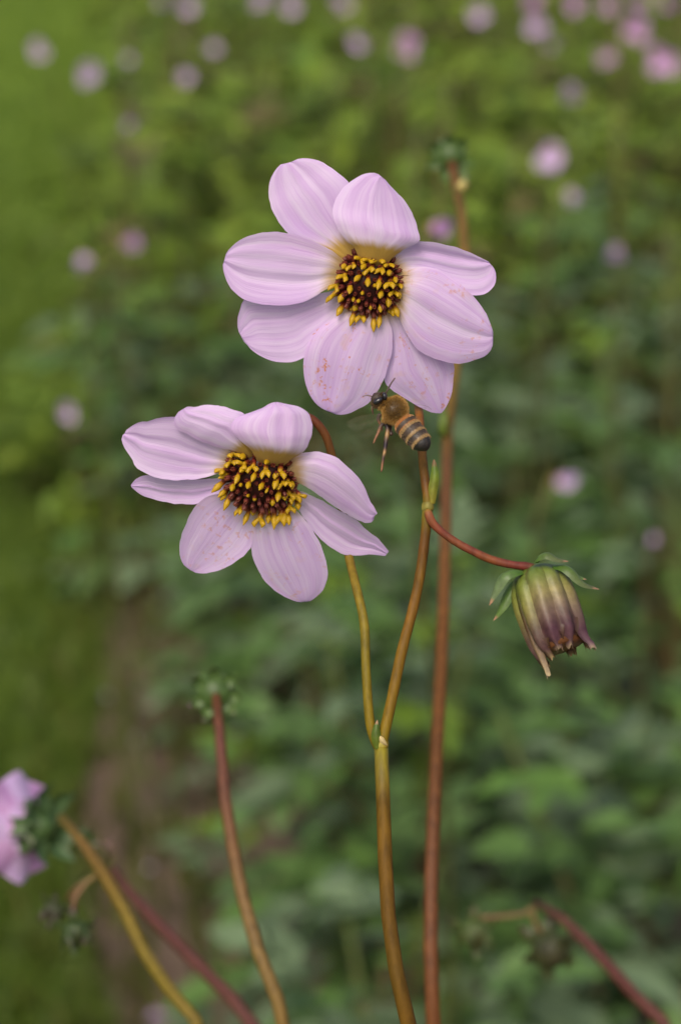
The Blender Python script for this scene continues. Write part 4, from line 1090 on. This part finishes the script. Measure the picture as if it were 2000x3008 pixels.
# px, py, distance, radius in photo px, deep?, closed (1 = nearly shut), facing (picture dx, dy, towards viewer), label, group
far_flowers = [
 (122, 150, 4.6, 44, 0, .35, (-.5, .3, .8), 'pale pink bloom leaning farthest out over the bright lawn', None), (255, 205, 4.4, 46, 0, .4, (.3, .4, .7), 'pale pink bloom between the outermost lawn bloom and the bed leaves', None),
 (540, 243, 5.0, 30, 0, .5, (.2, -.2, .8), LPALE, GP_), (378, 196, 5.4, 26, 0, .8, (.1, -.6, .5), LPALE, GP_), (378, 388, 4.2, 26, 0, .8, (0, -.6, .5), LPALE, GP_),
 (1182, 140, 4.6, 48, 1, .3, (.1, .2, .9), 'single deep pink bloom standing alone above the upper mauve bloom', None), (1062, 122, 5.2, 34, 0, .6, (-.3, .2, .6), LPALE, GP_),
 (1400, 40, 6.2, 36, 0, .5, (0, .2, .8), LPALE, GP_), (1575, 75, 5.6, 38, 0, .4, (-.3, .2, .8), LPALE, GP_), (1612, 125, 5.4, 36, 0, .5, (.3, .4, .6), LPALE, GP_),
 (1680, 12, 6.4, 44, 1, .3, (0, .3, .8), LDEEP, GD_), (1780, 8, 6.3, 50, 1, .3, (.2, .3, .8), LDEEP, GD_), (1858, 85, 5.8, 50, 1, .3, (-.1, .3, .9), LDEEP, GD_), (1762, 165, 5.4, 48, 1, .3, (.3, .3, .8), LDEEP, GD_),
 (1948, 172, 5.4, 52, 1, .3, (-.2, .3, .8), LDEEP, GD_), (1672, 248, 4.6, 40, 0, .7, (.1, .8, .4), LPALE, GP_), (1618, 450, 3.5, 52, 0, .25, (.0, .2, .9), 'largest pale pink blurred bloom, beside the tall stalk with the seed head', None),
 (1662, 562, 3.3, 44, 0, .7, (.6, .5, .3), 'dull pink half-closed bloom just under the largest pale blurred bloom', None), (1812, 722, 2.9, 46, 0, .6, (-.2, .8, .45), 'pale bloom hanging edge-on above dark leaves, no other bloom near it', None),
 (1626, 1412, 2.0, 66, 0, .8, (.95, .1, .2), 'pale pink bloom turned sideways low in the leaves above the drooping bud', None),
 (1258, 668, 1.15, 70, 1, .55, (.95, .15, .1), 'deep pink bloom peeking out from behind the upper mauve bloom', None),
 (245, 745, 3.4, 44, 0, .8, (.1, .9, .3), 'pale pink bloom hanging edge-on at the lawn, next to a pinker one', None), (362, 715, 3.4, 46, 1, .6, (.8, .1, .4), 'pinker sideways bloom next to a pale hanging bloom at the lawn', None),
 (195, 1210, 2.5, 36, 0, .5, (.1, .2, .8), 'lone pale pink bloom beyond the lower mauve bloom, above grey leaves', None), (1915, 1570, 2.0, 26, 0, .95, (.1, .6, .5), 'brownish pink closed bloom low among leaves near the drooping bud', None),
 (480, 2, 7.2, 40, 0, .4, (.2, .3, .8), LPALE, GP_), (560, 12, 7.0, 44, 0, .4, (-.2, .3, .8), LPALE, GP_), (760, -4, 7.2, 44, 0, .4, (0, .3, .8), LPALE, GP_), (850, 10, 7.0, 48, 0, .4, (.1, .3, .8), LPALE, GP_),
 (1010, 8, 7.0, 46, 0, .4, (-.2, .3, .8), LPALE, GP_), (1560, -2, 6.8, 44, 1, .4, (.2, .3, .8), LDEEP, GD_), (1870, -2, 6.7, 50, 1, .4, (.2, .3, .8), LDEEP, GD_), (1960, 4, 6.6, 46, 1, .4, (0, .3, .8), LDEEP, GD_), (620, 130, 5.6, 28, 0, .7, (.2, .3, .6), LPALE, GP_)]
for (px, py, d, rp, deep, shut, face, lab, grp) in far_flowers:
    if py < 800:                                   # stands a hand above the leaves
        dz = FWD.z - UP.z * (py - 1504) / F
        d = min(d, (random.uniform(.56, .66) - CAM_H) / dz) if d > 1.5 else d
    if py < 16: rp *= .72
    c = P(px, py, d); Rr = rp * d / F * .8
    ax = dirW(*face).normalized(); a1 = ax.orthogonal().normalized(); a2 = ax.cross(a1)
    foot = Vector((c.x + random.uniform(-.05, .05), c.y + random.uniform(0, .08), 0))
    if d < 1.5: foot = Vector((c.x + .05, c.y + .55, 0))
    if foot.x < bed_edge(foot.y) + .05: foot.x = bed_edge(foot.y) + .08
    root = empty('dahlia_flower', foot, lab, 'flower', grp)
    back = c - ax * (Rr * .12)
    spline_tube('stem', [(foot, .0032, (0.07, 0.08, 0.025)), (foot.lerp(c, .55) + Vector((0, .02, 0)), .0022, (0.08, 0.09, 0.03)), (back - ax * Rr * .9 + Vector((0, 0, -.01)), .0015, (0.10, 0.10, 0.035)), (back, .0015, (0.12, 0.13, 0.04))], M['stem'], root, 14, 6)
    q0 = ax.to_track_quat('Z', 'Y')
    inst('disc', ME_DISC, root, c, q0, Rr)
    for q in range(8):
        if random.random() < .2: continue
        qq = q0 @ Quaternion((0, 0, 1), 2 * math.pi * q / 8 + random.uniform(-.12, .12)) @ Quaternion((0, 1, 0), -shut * 1.35 + random.uniform(-.15, .15))
        s = Rr * random.uniform(.6, 1.35) * (1 + .35 * shut)
        inst('petal', ME_PETAL_D if deep else ME_PETAL_P, root, c, qq, (s, s * 1.1, s))

# fallen petals on the soil at the lawn edge
for i, (px, py, s) in enumerate([(330, 2050, .9), (352, 1960, 1.0), (570, 2440, 1.1), (410, 2180, .8), (350, 2640, .8), (300, 1900, .9), (505, 2985, 1.2), (425, 2560, .7)]):
    ang = PITCH + math.atan((py - 1504) / F)
    dist = (CAM_H - .012) / math.sin(ang)
    ray = (P(px, py, 1.0) - CAM).normalized(); g = CAM + ray * ((.012 - CAM_H) / ray.z)
    V, Fc, UV = v2 = proto_petal()
    a = random.uniform(0, 6.28); L = .017 * s
    Rm = Matrix.Rotation(a, 3, 'Z') @ Matrix.Rotation(random.uniform(-.2, .2), 3, 'X')
    Vw = [g + Rm @ (Vector(v) * L) for v in V]
    o = obj('fallen_petal', Vw, Fc, M['petal'], None, origin=g, uvs=UV)
    tag(o, 'fallen pink petal lying on the brown soil strip by the lawn', 'petal', 'petals fallen on the soil strip')
